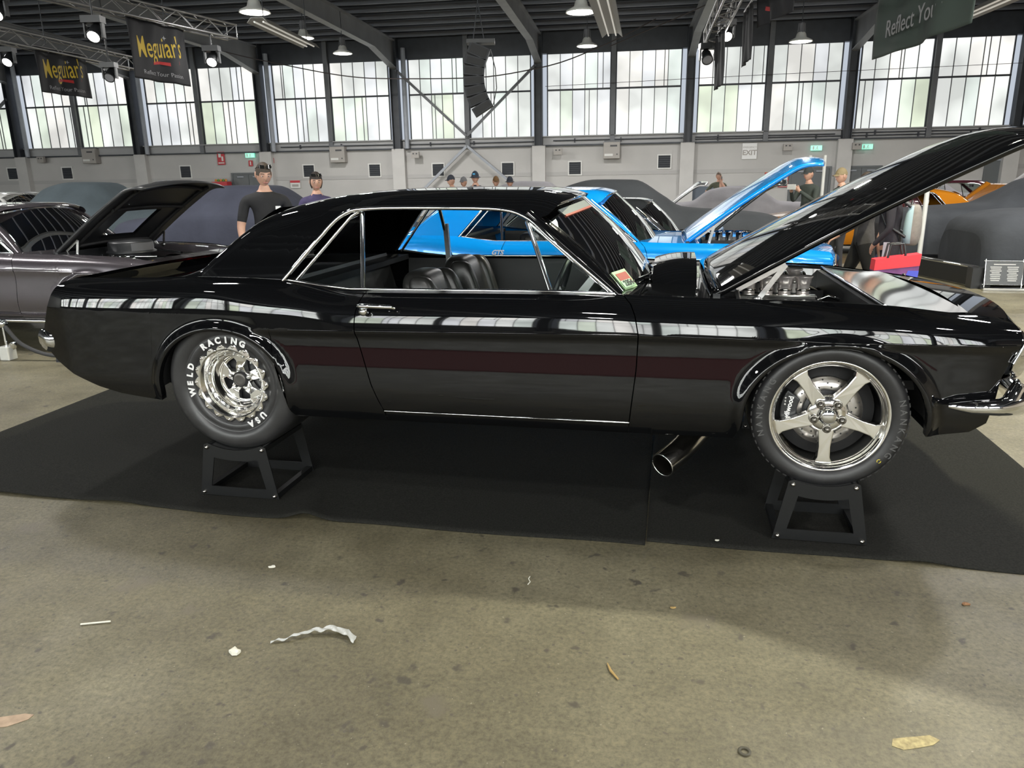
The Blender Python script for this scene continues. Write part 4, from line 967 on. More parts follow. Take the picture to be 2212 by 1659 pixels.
# ------------------------------------------------------------------ covered cars
def cover_mat(name, c): return P(name, c, .85, spec=.15, noise=(2.5, .12), bump=(14, .25))
def covered_car(label, prof, hw, loc, rz, mat, top_w=.62, seed=0):
    """prof: (x, roof height) along the car; the sheet falls to the floor on all sides"""
    t = thing('covered_car', label, 'covered car', loc, rz, 'cars under fitted covers'); rng = random.Random(seed); ph = [rng.uniform(0, 6.28) for _ in range(8)]
    zf = pchip([p[0] for p in prof], [p[1] for p in prof]); x0, x1 = prof[0][0], prof[-1][0]
    def f(u, w):
        x = x0+(x1-x0)*(u+.0)
        zt = zf(x); e = min((x-x0)/.25, (x1-x)/.25, 1); e = max(e, 0)**.5
        wd = hw*(.80+.20*e); th = PI*w; cy, sz = math.cos(th), math.sin(th)
        tw = wd*(top_w+(1-top_w)*(1-sstep(.95, 1.3, zt)))
        zb = .04
        # sheet: vertical sides to the belt at .85, then in to the roof
        zz = zb+(zt-zb)*abs(sz)**(2/5.0); k = sstep(.70, 1.0, (zz-zb)/max(zt-zb, .1)) if zt > 1.0 else 0
        y = -math.copysign(abs(cy)**(2/5.0), cy)*(wd+(tw-wd)*k)
        fold = .025*(1-zz/max(zt, .2))*(math.sin(9*x+ph[0])+.6*math.sin(17*x+ph[1]))
        return (x, y+math.copysign(fold, y) if abs(y) > .2 else y, zz)
    m = MB().grid(f, 60, 44); rgm = 45
    for i in (0, 60):
        ring = [f(i/60, w/44) for w in range(45)]; m.add(ring, [tuple(range(45))])
    m.build('fabric_cover', mat, t, fix=True)
    hem = MB()
    for sgn in (0, 1): hem.tube([f(u/40, sgn) for u in range(41)], .014, 6)
    hem.build('elastic_hem', satin_black, t)
    return t
FAST = [(-2.35, .75), (-2.3, .98), (-1.7, 1.06), (-1.05, 1.40), (-.6, 1.50), (0, 1.49), (.45, 1.25), (.75, 1.07), (1.6, 1.0), (2.15, .92), (2.3, .70)]
SED = [(-2.35, .72), (-2.25, .95), (-1.5, 1.02), (-1.0, 1.38), (-.5, 1.47), (.1, 1.45), (.75, 1.02), (1.7, .95), (2.2, .85), (2.3, .65)]
dk = cover_mat('dark_grey_cover', (.052, .056, .064)); mid = cover_mat('slate_cover', (.056, .060, .084)); teal = cover_mat('blue_grey_cover', (.070, .088, .100)); pale = cover_mat('pale_grey_cover', (.30, .29, .31))
covered_car('slate grey covered car behind the man in the black shirt', FAST, .92, CW(-5.35, 6.9), CA, mid, seed=1)
covered_car('blue grey covered car at left beyond the grey coupe', [(a, b+.13) for a, b in SED], .92, CW(-10.3, 9.3), CA, teal, seed=2)
covered_car('dark covered car directly behind the blue coupe', FAST, .92, CW(.10, 8.3), CA, dk, seed=3)
covered_car('low pale grey covered car before the far wall, right of centre', [(a, b*.85) for a, b in SED], .9, CW(2.7, 17.2), CA, pale, seed=4)
covered_car('pale grey covered car far behind the black roof', SED, .9, CW(-2.5, 15.2), CA, pale, seed=5)
covered_car('dark covered car at right, in front of the orange coupe', [(-a, b*.95) for a, b in FAST][::-1], .92, CW(6.6, 10.55), CA, dk, seed=6)
covered_car('dark covered car nearest at the right edge, beside the display board', [(-2.3, .70), (-2.2, .88), (-1.6, 1.0), (-.9, 1.02), (-.3, 1.30), (.5, 1.36), (1.1, 1.05), (2.1, .9), (2.3, .6)], .90, CW(7.15, 8.35), CA+.06, dk, seed=7)
covered_car('pale covered car far right behind the orange coupe', [(a, b*.95) for a, b in SED], .9, CW(8.0, 20.6), CA, pale, seed=8)

# ------------------------------------------------------------------ barriers, board, stanchion at the sides
blk = satin_black
def barrier(label, a, b, z=.22, dead=.0):
    t = thing('display_barrier', label, 'barrier', CW(a[0], a[1], 0), CA, 'low display barriers')
    dx, dy = b[0]-a[0], b[1]-a[1]
    MB().bar((0, 0, z/2), (dx, dy, z/2), .05, z-.03).build('skirt', blk, t); MB().tube([(0, 0, z), (dx, dy, z)], .028, 10).build('top_rail', chrome, t)
    MB().box((dx, dy, .14), (.24, .20, .28)).build('end_block', blk, t)
    return t
barrier('low black barrier with chrome rail ending in a block, at right', (4.34, 9.01), (4.82, 7.25), .27)
barrier('low pale edged barrier below the dark covered car at right', (4.40, 9.15), (6.4, 9.45), .24)
pst = thing('white_post', 'tall white post standing beside the orange coupe', 'post', CW(4.52, 8.86)); MB().tube([(0, 0, .02), (0, 0, 1.42)], .035, 12).build('pole', white_pl, pst); MB().lathe([(0, .03), (.12, .025), (.13, 0)], 20, (0, 0, 0), 'Z').build('base', white_pl, pst); MB().lathe([(.03, 0), (.04, .01), (.04, .03), (0, .04)], 12, (0, 0, 1.40), 'Z').build('cap', white_pl, pst)
for q, (u, lab) in enumerate(((3.1, 'left'), (3.35, 'right'))):
    p2 = thing('white_post', 'thin white post near the right doors, %s of the pair' % lab, 'post', CW(u, 10.8)); MB().tube([(0, 0, .02), (0, 0, 1.85)], .028, 10).build('pole', white_pl, p2); MB().lathe([(0, .02), (.1, .018), (.11, 0)], 16, (0, 0, 0), 'Z').build('base', white_pl, p2)
bd = thing('display_board', 'black information board with white print in a chrome frame at right', 'display board', CW(5.05, 7.08, 0), CA-.05)
MB().box((0, 0, .22), (.44, .012, .30), 0, 0, -.15).build('panel', P('board_black', (.008, .008, .008), .25), bd)
for x in (-.22, .22): MB().tube([(x, -.03, .02), (x, .035, .40)], .009, 8).build('frame_rail', chrome, bd)
for z in (.07, .38): MB().tube([(-.24, -.02+.13*z, z), (.24, -.02+.13*z, z)], .009, 8).build('frame_rail', chrome, bd)
for k, (w_, z) in enumerate(((.26, .335), (.17, .30), (.15, .275), (.17, .25), (.12, .225), (.16, .20), (.14, .175), (.15, .15), (.13, .125))):
    for sx in ((0,) if k == 0 else (-.10, .10)): MB().box((sx, -.009-.15*(.22-z)-.002, z), (w_*(1 if k == 0 else .8), .002, .014), 0, 0, -.15).build('print_line', P('print_grey', (.40, .40, .40), .6), bd)
MB().box((0, -.06, .02), (.5, .12, .03)).build('foot', chrome, bd)
sn = thing('rope_stanchion', 'short chrome rope post with clear block foot at left', 'rope post', CW(-5.20, 1.60), CA)
bev(MB().box((0, 0, .065), (.10, .10, .13)).build('foot', P('acrylic_block', (.55, .55, .52), .15), sn), .01)
MB().tube([(0, 0, .12), (0, 0, .32)], .012, 10).build('stem', chrome, sn); MB().lathe([(0, -.03), (.03, -.028), (.036, 0), (.03, .028), (0, .03)], 20, (0, 0, .335), 'Y').build('ring_head', chrome, sn)
MB().lathe([(.012, .0), (.03, .02), (.03, .06)], 12, (.07, 0, .10), 'Z').build('clamp', chrome, sn)
r1 = along([(0.02, 0, .31), (.15, .0, .16), (.45, .02, .05), (.9, .04, .03), (1.6, .05, .03)])
rp = MB().tube([Vector(r1(i/30)) for i in range(31)], .018, 8).build('barrier_rope', P('rope_dark', (.03, .03, .032), .7), None, CW(-5.20, 1.60), CA); tag(rp, 'dark thick rope hanging from the chrome post at left', 'rope')
cp3 = MB().grid(lambda u, w: (-4.2+8.6*u, -7.0+1.3*w, .004+.001*math.sin(9*u+5*w)), 20, 10).build('carpet', P('red_carpet', (.20, .014, .012), .9, noise=(40, .15)), None, CO, CA); tag(cp3, 'unseen red carpet added behind the viewer, for the red band in the black door', 'carpet')  # carpet added only for its red reflection in the door
cp3.modifiers.new('s', 'SOLIDIFY').thickness = .004
cp2 = MB().grid(lambda u, w: (-9+6.2*u, 1.57+3.6*w, .000+.001*math.sin(9*u+5*w)), 20, 10).build('carpet', P('dark_blue_carpet', (.018, .020, .024), .9, noise=(60, .2)), None, CO, CA); tag(cp2, 'dark grey mat under the grey coupe at left', 'mat')
cp2.modifiers.new('s', 'SOLIDIFY').thickness = .005

# ================================================================== rigging under the roof
alu = P('truss_aluminium', (.42, .42, .43), .35, .8)
def truss(label, a, b, w=.30):
    a, b = Vector(a), Vector(b); t = thing('lighting_truss', label, 'truss', a, 0, 'lighting trusses'); d = b-a; L_ = d.length; d.normalize(); u = d.cross(Vector((0, 0, 1))).normalized(); v = u.cross(d)
    cs = [(-w/2, -w/2), (w/2, -w/2), (w/2, w/2), (-w/2, w/2)]
    for x, y in cs: MB().tube([u*x+v*y, u*x+v*y+d*L_], .026, 8).build('chord', alu, t)
    n = int(L_/.42); lace = MB()
    for i in range(n):
        p, q = d*(L_*i/n), d*(L_*(i+1)/n)
        for k in range(4):
            c0, c1 = cs[k], cs[(k+1) % 4]
            if i % 2: c0, c1 = c1, c0
            lace.tube([p+u*c0[0]+v*c0[1], q+u*c1[0]+v*c1[1]], .012, 5)
    for k in range(4):
        for e in (0, L_): lace.tube([d*e+u*cs[k][0]+v*cs[k][1], d*e+u*cs[(k+1) % 4][0]+v*cs[(k+1) % 4][1]], .014, 5)
    lace.build('lacing', alu, t, kind='stuff')
    for e in (.15, .7): MB().tube([d*L_*e, d*L_*e+Vector((0, 0, ZR-a.z-.2))], .012, 6).build('hanger', steel_dark, t)
    return t
truss('aluminium truss carrying the larger banner at upper left', (-9.2, 13.4, 5.0), (-6.45, 19.2, 4.95))
truss('aluminium truss carrying the smaller banner at far left', (-13.0, 13.4, 4.98), (-10.3, 22.3, 4.74))
truss('aluminium truss hanging at upper right above the banners', (3.7, 12.6, 4.75), (4.92, 19.6, 4.70), .32)
ban_black = P('banner_black', (.012, .012, .015), .7); ban_gold = P('banner_gold', (.55, .38, .03), .6); ban_red = P('banner_red', (.40, .02, .02), .6); ban_grey = P('banner_grey', (.30, .30, .32), .6)
def banner(label, a, b, h, flip=False, wav=.05, art=True):
    """cloth hanging between a and b (world, upper corners)"""
    a, b = Vector(a), Vector(b); W = (b-a).length; ex = (b-a).normalized(); nrm = ex.cross(Vector((0, 0, 1))).normalized()
    t = thing('hanging_banner', label, 'banner', a, 0, 'banners hanging from the trusses')
    def cloth(x, z):          # x,z in metres from the upper left corner
        u = x/W; k = -z/h
        return ex*x + Vector((0, 0, z)) + nrm*(wav*k*math.sin(9*u+1.0)+.6*wav*math.sin(17*u+3*k))
    m = MB().grid(lambda u, w: cloth(W*u, -h*w), 40, 24); o_ = m.build('cloth', ban_black, t); o_.modifiers.new('s', 'SOLIDIFY').thickness = .004
    pole = MB().tube([(0, 0, .02), ex*W+Vector((0, 0, .02))], .02, 8).build('top_pole', alu, t)
    def wrap(me, x0, z0, off=.008):
        for vt in me.vertices:
            p = cloth(x0+vt.co.x, z0+vt.co.y) + nrm*off; vt.co = p
        return me
    def put(s_, size, x0, z0, mat, shear=0, bold=0, rot=0, sy=1.0, off=.008):
        me = text_mesh(s_, size, 0, 'CENTER', shear, bold); me.materials.clear(); me.materials.append(mat)
        me.transform(Matrix.Rotation(rot, 4, 'Z') @ Matrix.Diagonal((1, sy, 1, 1)))
        bm = bmesh.new(); bm.from_mesh(me); bmesh.ops.subdivide_edges(bm, edges=[e for e in bm.edges if e.calc_length() > .06], cuts=2); bm.to_mesh(me); bm.free()
        if flip:
            for vt in me.vertices: vt.co.x = -vt.co.x
        link('lettering', wrap(me, x0, z0, off), t)
    if art:
        put("Meguiar's", W*.200, W*.50, -h*.42, ban_gold, .12, .0012, .12, 2.0); put('Reflect Your Passion', W*.082, W*.53, -h*.86, ban_grey, 0, 0, .02)
        rb_ = MB(); rb_.add([(-.22*W, -.02, 0), (-.10*W, .015, 0), (.05*W, .0, 0), (.22*W, .06, 0), (.22*W, .13, 0), (.05*W, .07, 0), (-.10*W, .07, 0), (-.22*W, .04, 0)], [(0, 1, 6, 7), (1, 2, 5, 6), (2, 3, 4, 5)])
        me = rb_.mesh('ribbon', ban_red); link('ribbon', wrap(me, W*.60, -h*.70, .006), t)
        me = MB().add([(0, .05, 0), (.012, .012, 0), (.05, 0, 0), (.012, -.012, 0), (0, -.05, 0), (-.012, -.012, 0), (-.05, 0, 0), (-.012, .012, 0)], [tuple(range(8))]).mesh('star', ban_grey); link('star', wrap(me, W*.62, -h*.22, .008), t)
    elif art is None: pass
    return t
banner("black banner with gold script Meguiar's lettering, the larger at upper left", (-7.70, 16.60, 4.82), (-7.06, 17.93, 4.78), 1.16)
banner("black banner with gold script Meguiar's lettering, the smaller at far left", (-11.24, 19.30, 4.74), (-10.76, 20.75, 4.72), 1.02)
banner('narrow dark banner seen nearly edge on before the windows, the lower one at right', (4.60, 17.2, 4.55), (4.72, 18.3, 4.55), 1.15, wav=.03)
banner('narrow dark banner seen nearly edge on, hanging from the right truss', (4.50, 15.0, 4.6), (4.68, 16.1, 4.6), 1.0, wav=.03)
banner('dark banner tip hanging at the top edge right of the truss', (4.72, 13.6, 4.75), (4.60, 15.0, 4.75), .62, wav=.04)
tb = banner('large dark green grey banner reading Reflect Your at upper right', (6.75, 14.8, 4.95), (6.50, 11.4, 4.95), 1.42, wav=.06, art=False)
for q in list(tb.children):
    if q.name.startswith('cloth'): q.data.materials[0] = P('banner_green', (.055, .075, .068), .7)
ex_ = (Vector((6.50, 11.4, 0))-Vector((6.75, 14.8, 0))).normalized()
text('lettering', 'Reflect Your', .40, ban_grey, tb, M3(ex_*1.55+Vector((0, 0, -1.02))+ex_.cross(Vector((0, 0, 1))).normalized()*.07, ex_, (0, 0, 1)), .002)
# moving head spotlights
spot_glow = emit('spot_glow', (1, .98, .93), 14.0)
def spot(x, y, z, label, lit=True, aim=(0, -.6, -.5), on_z=4.85):
    t = thing('stage_spotlight', label, 'spotlight', (x, y, z), 0, 'stage spotlights on the trusses'); d = Vector(aim).normalized(); R = d.to_track_quat('Z', 'X').to_matrix().to_4x4()
    m = MB().lathe([(0, -.22), (.08, -.21), (.11, -.14), (.12, .0), (.13, .10), (.12, .11), (.10, .09)], 20, (0, 0, 0), 'Z'); m.v = [tuple(R @ Vector(p)) for p in m.v]; m.build('lamp_head', satin_black, t)
    m = MB().lathe([(0, .095), (.105, .095)], 20, (0, 0, 0), 'Z'); m.v = [tuple(R @ Vector(p)) for p in m.v]; m.build('lens', spot_glow if lit else P('lens_dark', (.3, .3, .32), .1), t)
    for sx in (-1, 1): MB().box((sx*.16, 0, .06), (.03, .10, .26)).build('yoke_arm', satin_black, t)
    MB().box((0, 0, .24), (.36, .22, .12)).build('base', satin_black, t); MB().tube([(0, 0, .30), (0, 0, max(.35, on_z-z))], .02, 6).build('clamp', satin_black, t)
    return t
spot(-7.55, 15.0, 4.21, 'lit spotlight at upper left between the two banners'); spot(-6.72, 18.5, 4.25, 'lit spotlight under the end of the left truss, right of the larger banner')
spot(4.86, 18.0, 4.53, 'lit spotlight on the right truss between the narrow banners', on_z=4.75); spot(-12.29, 20.0, 4.54, 'lit spotlight at the far left edge of the picture', on_z=4.8)
spot(-9.84, 20.0, 4.15, 'unlit black spotlight between the two banners before the windows', False, on_z=7.0); spot(4.60, 18.6, 4.15, 'unlit black spotlight below the end of the right truss', False)
spot(-9.25, 15.0, 4.60, 'warm lit spotlight at the upper left corner', on_z=5.0)
# line array loudspeaker
la = thing('line_array_speaker', 'black hanging line array of loudspeakers before the windows', 'loudspeaker', (-.62, 18.0, 4.40))
px_, pz_, an = 0.05, -.02, -.42
MB().box((0.05, 0, .06), (.62, .35, .08)).build('flying_frame', satin_black, la)
for k in range(7):
    h = .20 if k else .26
    pz_ -= h*.5*math.cos(an); px_ += h*.5*math.sin(an)
    b = MB().box((px_, 0, pz_), (.46, .34, h-.015), 0, -an).build('speaker_box', P('speaker_black', (.028, .030, .036), .6), la)
    MB().box((px_, -.175, pz_), (.38, .012, h-.07), 0, -an).build('speaker_grille', matte_black, b)
    pz_ -= h*.5*math.cos(an); px_ += h*.5*math.sin(an); an += .16
for q in (-.12, .12): MB().tube([(q, 0, .1), (0, 0, .9), (0, 0, 2.8)], .012, 6).build('chain', steel_dark, la)
MB().tube([(.26, -.05, -.1), (.36, -.05, -.5), (.38, 0, -.9), (.30, 0, -1.25)], .012, 6).build('cable', satin_black, la)
# fluorescent fittings
def fluoro(label, a, b, w=.42):
    a, b = Vector(a), Vector(b); t = thing('fluorescent_fitting', label, 'light fitting', a, 0, 'fluorescent fittings'); d = b-a; L_ = d.length; d.normalize(); u = d.cross(Vector((0, 0, 1))).normalized(); z = Vector((0, 0, 1))
    m = MB(); prof = [(-w/2, 0), (-w*.3, .10), (w*.3, .10), (w/2, 0), (w/2-.01, 0), (w*.28, .085), (-w*.28, .085), (-w/2+.01, 0)]; n = 8
    v = [u*x+z*y for x, y in prof]+[u*x+z*y+d*L_ for x, y in prof]; m.add(v, [(i, (i+1) % n, n+(i+1) % n, n+i) for i in range(n)]+[tuple(range(n)), tuple(range(n, 2*n))[::-1]]); m.build('housing', P('fitting_grey', (.30, .29, .27), .45), t)
    for x in (-.09, .09): MB().tube([u*x+z*.03+d*.1, u*x+z*.03+d*(L_-.1)], .018, 8).build('tube', emit('tube_glow', (1, .96, .85), .30), t)
    for e in (.1, .9): MB().tube([d*L_*e+z*.1, d*L_*e+z*(ZR-a.z-.1)], .01, 5).build('hanger', steel_dark, t)
    return t
fluoro('long fluorescent fitting hanging left of the big rafter', (-4.95, 16.3, 4.60), (-4.95, 20.6, 4.80)); fluoro('fluorescent fitting hanging at the top centre right', (1.78, 15.3, 4.72), (2.60, 20.0, 4.84), .5); fluoro('fluorescent fitting at the upper right corner', (8.4, 13.4, 4.30), (10.0, 18.0, 4.74))
# catenary cables before the windows
def cable(label, pts, r=.012):
    c = along(pts); tag(MB().tube([c(i/40) for i in range(41)], r, 6).build('cable', P('cable_dark', (.05, .04, .04), .7), None), label, 'cable')
cable('sagging cable across the windows left of the speaker array', [WL(-13.5, -3, 6.9), WL(-10.5, -3, 6.15), WL(-5.9, -3, 5.35), WL(-2.2, -3, 5.25), WL(.6, -3, 5.55), WL(3.0, -3, 6.3), WL(4.6, -3, 7.0)], .022)
cable('straight cable rising to the right across the ceiling', [WL(3.0, -4, 6.0), WL(6.0, -7, 6.6), WL(9.0, -12, 7.1)], .018)
cable('thin wire along the windows at right', [WL(.3, -.35, 5.15), WL(9, -.35, 5.30), WL(18.5, -.35, 5.40)], .010)

# ================================================================== people
skin_m = P('skin', (.50, .29, .21), .55, noise=(14, .08)); eye_w = P('eye_white', (.6, .58, .55), .3); eye_d = P('eye_dark', (.02, .015, .01), .2); lip_m = P('lips', (.38, .15, .13), .5)
def person(label, loc, rz, H=1.75, top=(.02, .02, .022), leg=(.03, .03, .035), shoe=(.02, .02, .02), sleeve='short', arms=None, hair=(.03, .02, .015), cap=None, glasses_up=False, long_hair=False, stride=0.0, lean=0.0, hips=1.0, girth=1.0, tilt=0.0, turn=0.0, extra=None, beard=False, baggy=1.0):
    t = thing('person', label, 'person', loc, rz, 'visitors at the show'); k = H/1.75
    J = {}; E_ = []; Rr = {}; kind = {}
    def j(n, p, r, par=None, kd='torso'):
        J[n] = Vector(p)*k; Rr[n] = r*k
        if par: E_.append((par, n)); kind[(par, n)] = kd
    ln = lean
    j('pelvis', (0, 0, .95), (.145*girth*hips, .10*girth)[0]); j('spine', (0, .02+ln*.3, 1.10), .125*girth, 'pelvis'); j('chest', (0, .01+ln*.8, 1.28), .145*girth, 'spine'); j('upper', (0, 0+ln*1.1, 1.40), .115*girth, 'chest')
    j('neck', (0, .01+ln*1.3, 1.50), .056, 'upper', 'neck'); j('skull', (0, .03+ln*1.4, 1.57), .058, 'neck', 'neck')
    for sd, nm in ((-1, 'l'), (1, 'r')):
        st = stride*sd
        j('hip'+nm, (sd*.095, 0, .88), .098*max(girth, baggy*.9), 'pelvis', 'leg'); j('knee'+nm, (sd*.105, .03+st*.5, .50), .062*baggy, 'hip'+nm, 'leg'); j('ank'+nm, (sd*.11, -.02+st*.9-(.05 if st < 0 else 0), .09), .042*baggy, 'knee'+nm, 'leg')
        j('toe'+nm, (sd*.125, .15+st*.9, .035), .036, 'ank'+nm, 'foot')
        A = (arms or {}).get(nm, [(sd*.185, 0, 1.41), (sd*.235, -.03, 1.14), (sd*.25, .07, .90), (sd*.25, .10, .82)])
        j('sh'+nm, (A[0][0], A[0][1]+ln*1.1, A[0][2]), .068, 'upper', 'sleeve'); j('el'+nm, A[1], .044, 'sh'+nm, 'sleeve'); j('wr'+nm, A[2], .030, 'el'+nm, 'fore')
        w_, p_ = Vector(A[2]), Vector(A[3]); d = (p_-w_).normalized(); s_ = d.cross(Vector((0, 1, .2)));  s_ = s_ if s_.length > .2 else d.cross(Vector((0, 0, 1))); s_.normalize(); up_ = s_.cross(d)
        j('palm'+nm, p_, .034, 'wr'+nm, 'hand')
        for q, (off, l) in enumerate(((-.030, .068), (-.010, .080), (.010, .076), (.030, .060))):
            b0 = p_+s_*off+d*.03; j('f%d%s' % (q, nm), b0, .0105, 'palm'+nm, 'hand'); j('g%d%s' % (q, nm), b0+d*l*.5-up_*.012, .0090, 'f%d%s' % (q, nm), 'hand'); j('h%d%s' % (q, nm), b0+d*l*.9-up_*.035, .0075, 'g%d%s' % (q, nm), 'hand')
        j('t0'+nm, p_-s_*.045*sd-d*.005, .012, 'palm'+nm, 'hand'); j('t1'+nm, p_-s_*.062*sd+d*.035, .010, 't0'+nm, 'hand')
    names = list(J); idx = {n: i for i, n in enumerate(names)}
    me = bpy.data.meshes.new('body'); me.from_pydata([J[n] for n in names], [(idx[a], idx[b]) for a, b in E_], [])
    bm = bmesh.new(); bm.from_mesh(me); ly = bm.verts.layers.skin.verify(); bm.verts.ensure_lookup_table()
    for n in names:
        r = Rr[n]; bm.verts[idx[n]][ly].radius = (r, r*(.72 if n in ('chest', 'upper', 'spine', 'pelvis') else 1)); bm.verts[idx[n]][ly].use_root = (n == 'pelvis')
    bm.to_mesh(me); bm.free()
    o = bpy.data.objects.new('body', me); o.modifiers.new('skin', 'SKIN').use_smooth_shade = True; sb = o.modifiers.new('sub', 'SUBSURF'); sb.levels = sb.render_levels = 2
    m2 = baked(o)
    # head with features, joined to the same mesh
    hb = MB(); hc = J['skull']+Vector((0, .012, .085))*k; Rh = Matrix.Rotation(turn, 3, 'Z') @ Matrix.Rotation(tilt, 3, 'X')
    def head(u, w):
        th, ph = 2*PI*u, PI*w; x, y, z = math.sin(ph)*math.sin(th), math.sin(ph)*math.cos(th), math.cos(ph)
        X, Y, Z = .076*x, .097*y, .118*z
        if z < 0: X *= 1-.28*z*z; Y *= 1-.10*z*z
        if y > 0:
            if z < .05: Y -= .012*y*(1 if z < .05 else 0)*min(1, (.05-z)*4)
            nose = math.exp(-((x)/.16)**2)*math.exp(-((z+.12)/.22)**2); Y += .030*nose*(y > .6)
            Y += .012*math.exp(-(x/.35)**2)*math.exp(-((z+.80)/.16)**2)*(y > .2) + .006*math.exp(-((z-.22)/.1)**2)*y
            for ex in (-.42, .42): Y -= .010*math.exp(-((x-ex)/.16)**2)*math.exp(-((z-.04)/.12)**2)
            Y += .006*math.exp(-(x/.25)**2)*math.exp(-((z+.48)/.10)**2)
        return hc+Rh @ (Vector((X, Y, Z))*k)
    hb.grid(head, 40, 30)
    for sd in (-1, 1):
        ear = MB().grid(lambda u, w: (.010*math.sin(PI*w)*math.cos(2*PI*u)+sd*.078, -.005+.020*math.sin(PI*w)*math.sin(2*PI*u), .0+.034*math.cos(PI*w)), 10, 8); hb.add([hc+Rh @ (Vector(p)*k) for p in ear.v], ear.f, True)
    hm_ = hb.mesh('head', None); bm = bmesh.new(); bm.from_mesh(m2); n0 = len(bm.faces); bm.from_mesh(hm_); bm.to_mesh(m2); bm.free()
    # clothes by the nearest bone
    topm = P('cloth_%s' % label[:24], top, .85, noise=(9, .15), bump=(25, .2)); legm = P('trousers_%s' % label[:24], leg, .85, noise=(12, .12)); shm = P('shoes_%s' % label[:24], shoe, .6)
    m2.materials.clear()
    for m_ in (skin_m, topm, legm, shm): m2.materials.append(m_)
    segs = [(J[a], J[b], kind[(a, b)]) for a, b in E_]
    A_ = np.array([list(s[0]) for s in segs]); B_ = np.array([list(s[1]) for s in segs]); AB = B_-A_; LL = (AB**2).sum(1)
    smap = {'torso': 1, 'neck': 0, 'leg': 2, 'foot': 3, 'sleeve': 1, 'fore': 0 if sleeve == 'short' else 1, 'hand': 0}
    for pgi, pg in enumerate(m2.polygons):
        pg.use_smooth = True
        if pgi >= n0: pg.material_index = 0; continue
        c = np.array(pg.center); tt = np.clip(((c-A_)*AB).sum(1)/LL, 0, 1); dd = ((A_+AB*tt[:, None]-c)**2).sum(1)**.5
        i = int(dd.argmin()); kd = segs[i][2]; mi = smap[kd]
        if kd == 'torso' and c[2] < .93*k and sleeve != 'coat': mi = 2
        if kd == 'leg' and c[2] > (.76 if sleeve == 'coat' else .86)*k: mi = 1
        if kd == 'sleeve' and sleeve == 'short' and tt[i] > .80 and names[idx[E_[i][1]]].startswith('el'): mi = 0
        if kd == 'neck' and c[2] < 1.485*k: mi = 1
        pg.material_index = mi
    b = link('body', m2, t)
    def HP(p): return hc+Rh @ (Vector(p)*k)
    for sd in (-1, 1):
        e = MB().lathe([(0, .0), (.008, .002), (.011, .008)], 12, (0, 0, 0), 'Y'); e.v = [HP((sd*.031+p[0], .084-p[1]*-1*0-p[1]*.6, .006+p[2]*.6)) for p in e.v]; e.build('eye', eye_w, t)
        e = MB().lathe([(0, 0), (.005, .0)], 10, (0, 0, 0), 'Y'); e.v = [HP((sd*.031+p[0], .0855, .006+p[2])) for p in e.v]; e.build('iris', eye_d, t)
        e = MB().tube([HP((sd*.014, .093, .030)), HP((sd*.034, .090, .035)), HP((sd*.050, .078, .030))], .004*k, 6); e.build('eyebrow', P('hair_%s' % label[:20], hair, .7), t)
    MB().tube([HP((-.022, .086, -.058)), HP((0, .094, -.057)), HP((.022, .086, -.058))], .0052*k, 6).build('mouth', lip_m, t)
    hairm = P('hair_%s' % label[:20], hair, .7)
    if cap is None or long_hair:
        def hr(u, w):
            th = 2*PI*u; x, y = math.sin(th), math.cos(th); lim = 1.20 if y > .45 else (1.95 if not long_hair else 2.35)
            if abs(x) > .75 and not long_hair: lim = 1.55
            ph = lim*w; g_ = 1.06 if not long_hair else 1.10
            return HP((.076*g_*math.sin(ph)*x, .097*g_*math.sin(ph)*y-.004, .118*g_*math.cos(ph)+.002))
        MB().grid(hr, 36, 14).build('hair', hairm, t)
        if long_hair: MB().tube([HP((0, -.09, .0)), HP((0, -.125, -.06)), HP((0, -.115, -.16))], [.03*k, .035*k, .012*k], 10).build('ponytail', hairm, t)
    if cap:
        cm_ = P('cap_%s' % label[:20], cap[0], .8)
        c_ = MB().grid(lambda u, w: HP((.083*math.sin(1.45*w)*math.sin(2*PI*u), .105*math.sin(1.45*w)*math.cos(2*PI*u), .135*math.cos(1.45*w)+.004)), 30, 10).build('cap', cm_, t)
        if cap[1] == 'peak': MB().grid(lambda u, w: HP(((.078-.02*w*w)*math.sin(-1.1+2.2*u), .094+.075*w*math.cos(-1.1+2.2*u)-.035*(1-math.cos(-1.1+2.2*u)), .028-.02*w-.015*abs(2*u-1)**2)), 14, 5).build('cap_peak', cm_, c_)
        else: MB().grid(lambda u, w: HP(((.082+.05*w)*math.sin(2*PI*u), (.102+.05*w)*math.cos(2*PI*u), .022-.028*w)), 30, 4).build('hat_brim', cm_, c_)
        if len(cap) > 2: MB().box((0, 0, 0), (.05, .004, .03)).build('cap_badge', P('cap_badge_blue', (.05, .30, .55), .6), c_, HP((0, .108, .07)))
    if glasses_up:
        g_ = MB()
        for sd in (-1, 1): g_.grid(lambda u, w: HP((sd*(.010+.055*u), .088-.028*u*u-.02*w, .085+.030*w)), 6, 3); g_.tube([HP((sd*.066, .058, .10)), HP((sd*.080, -.01, .06))], .003*k, 5)
        g_.build('sunglasses', P('sunglass_black', (.01, .01, .01), .12), t)
    if beard: MB().grid(lambda u, w: HP((.078*math.sin(1.75+.95*w)*math.sin(-1.3+2.6*u), .012+.097*math.sin(1.75+.95*w)*math.cos(-1.3+2.6*u)*.96, .119*math.cos(1.75+.95*w))), 16, 8).build('beard_stubble', P('stubble_%s' % label[:16], (.16, .10, .08), .8), t)
    return t
def face(x, y, tx, ty): return math.atan2(ty-y, tx-x)-PI/2
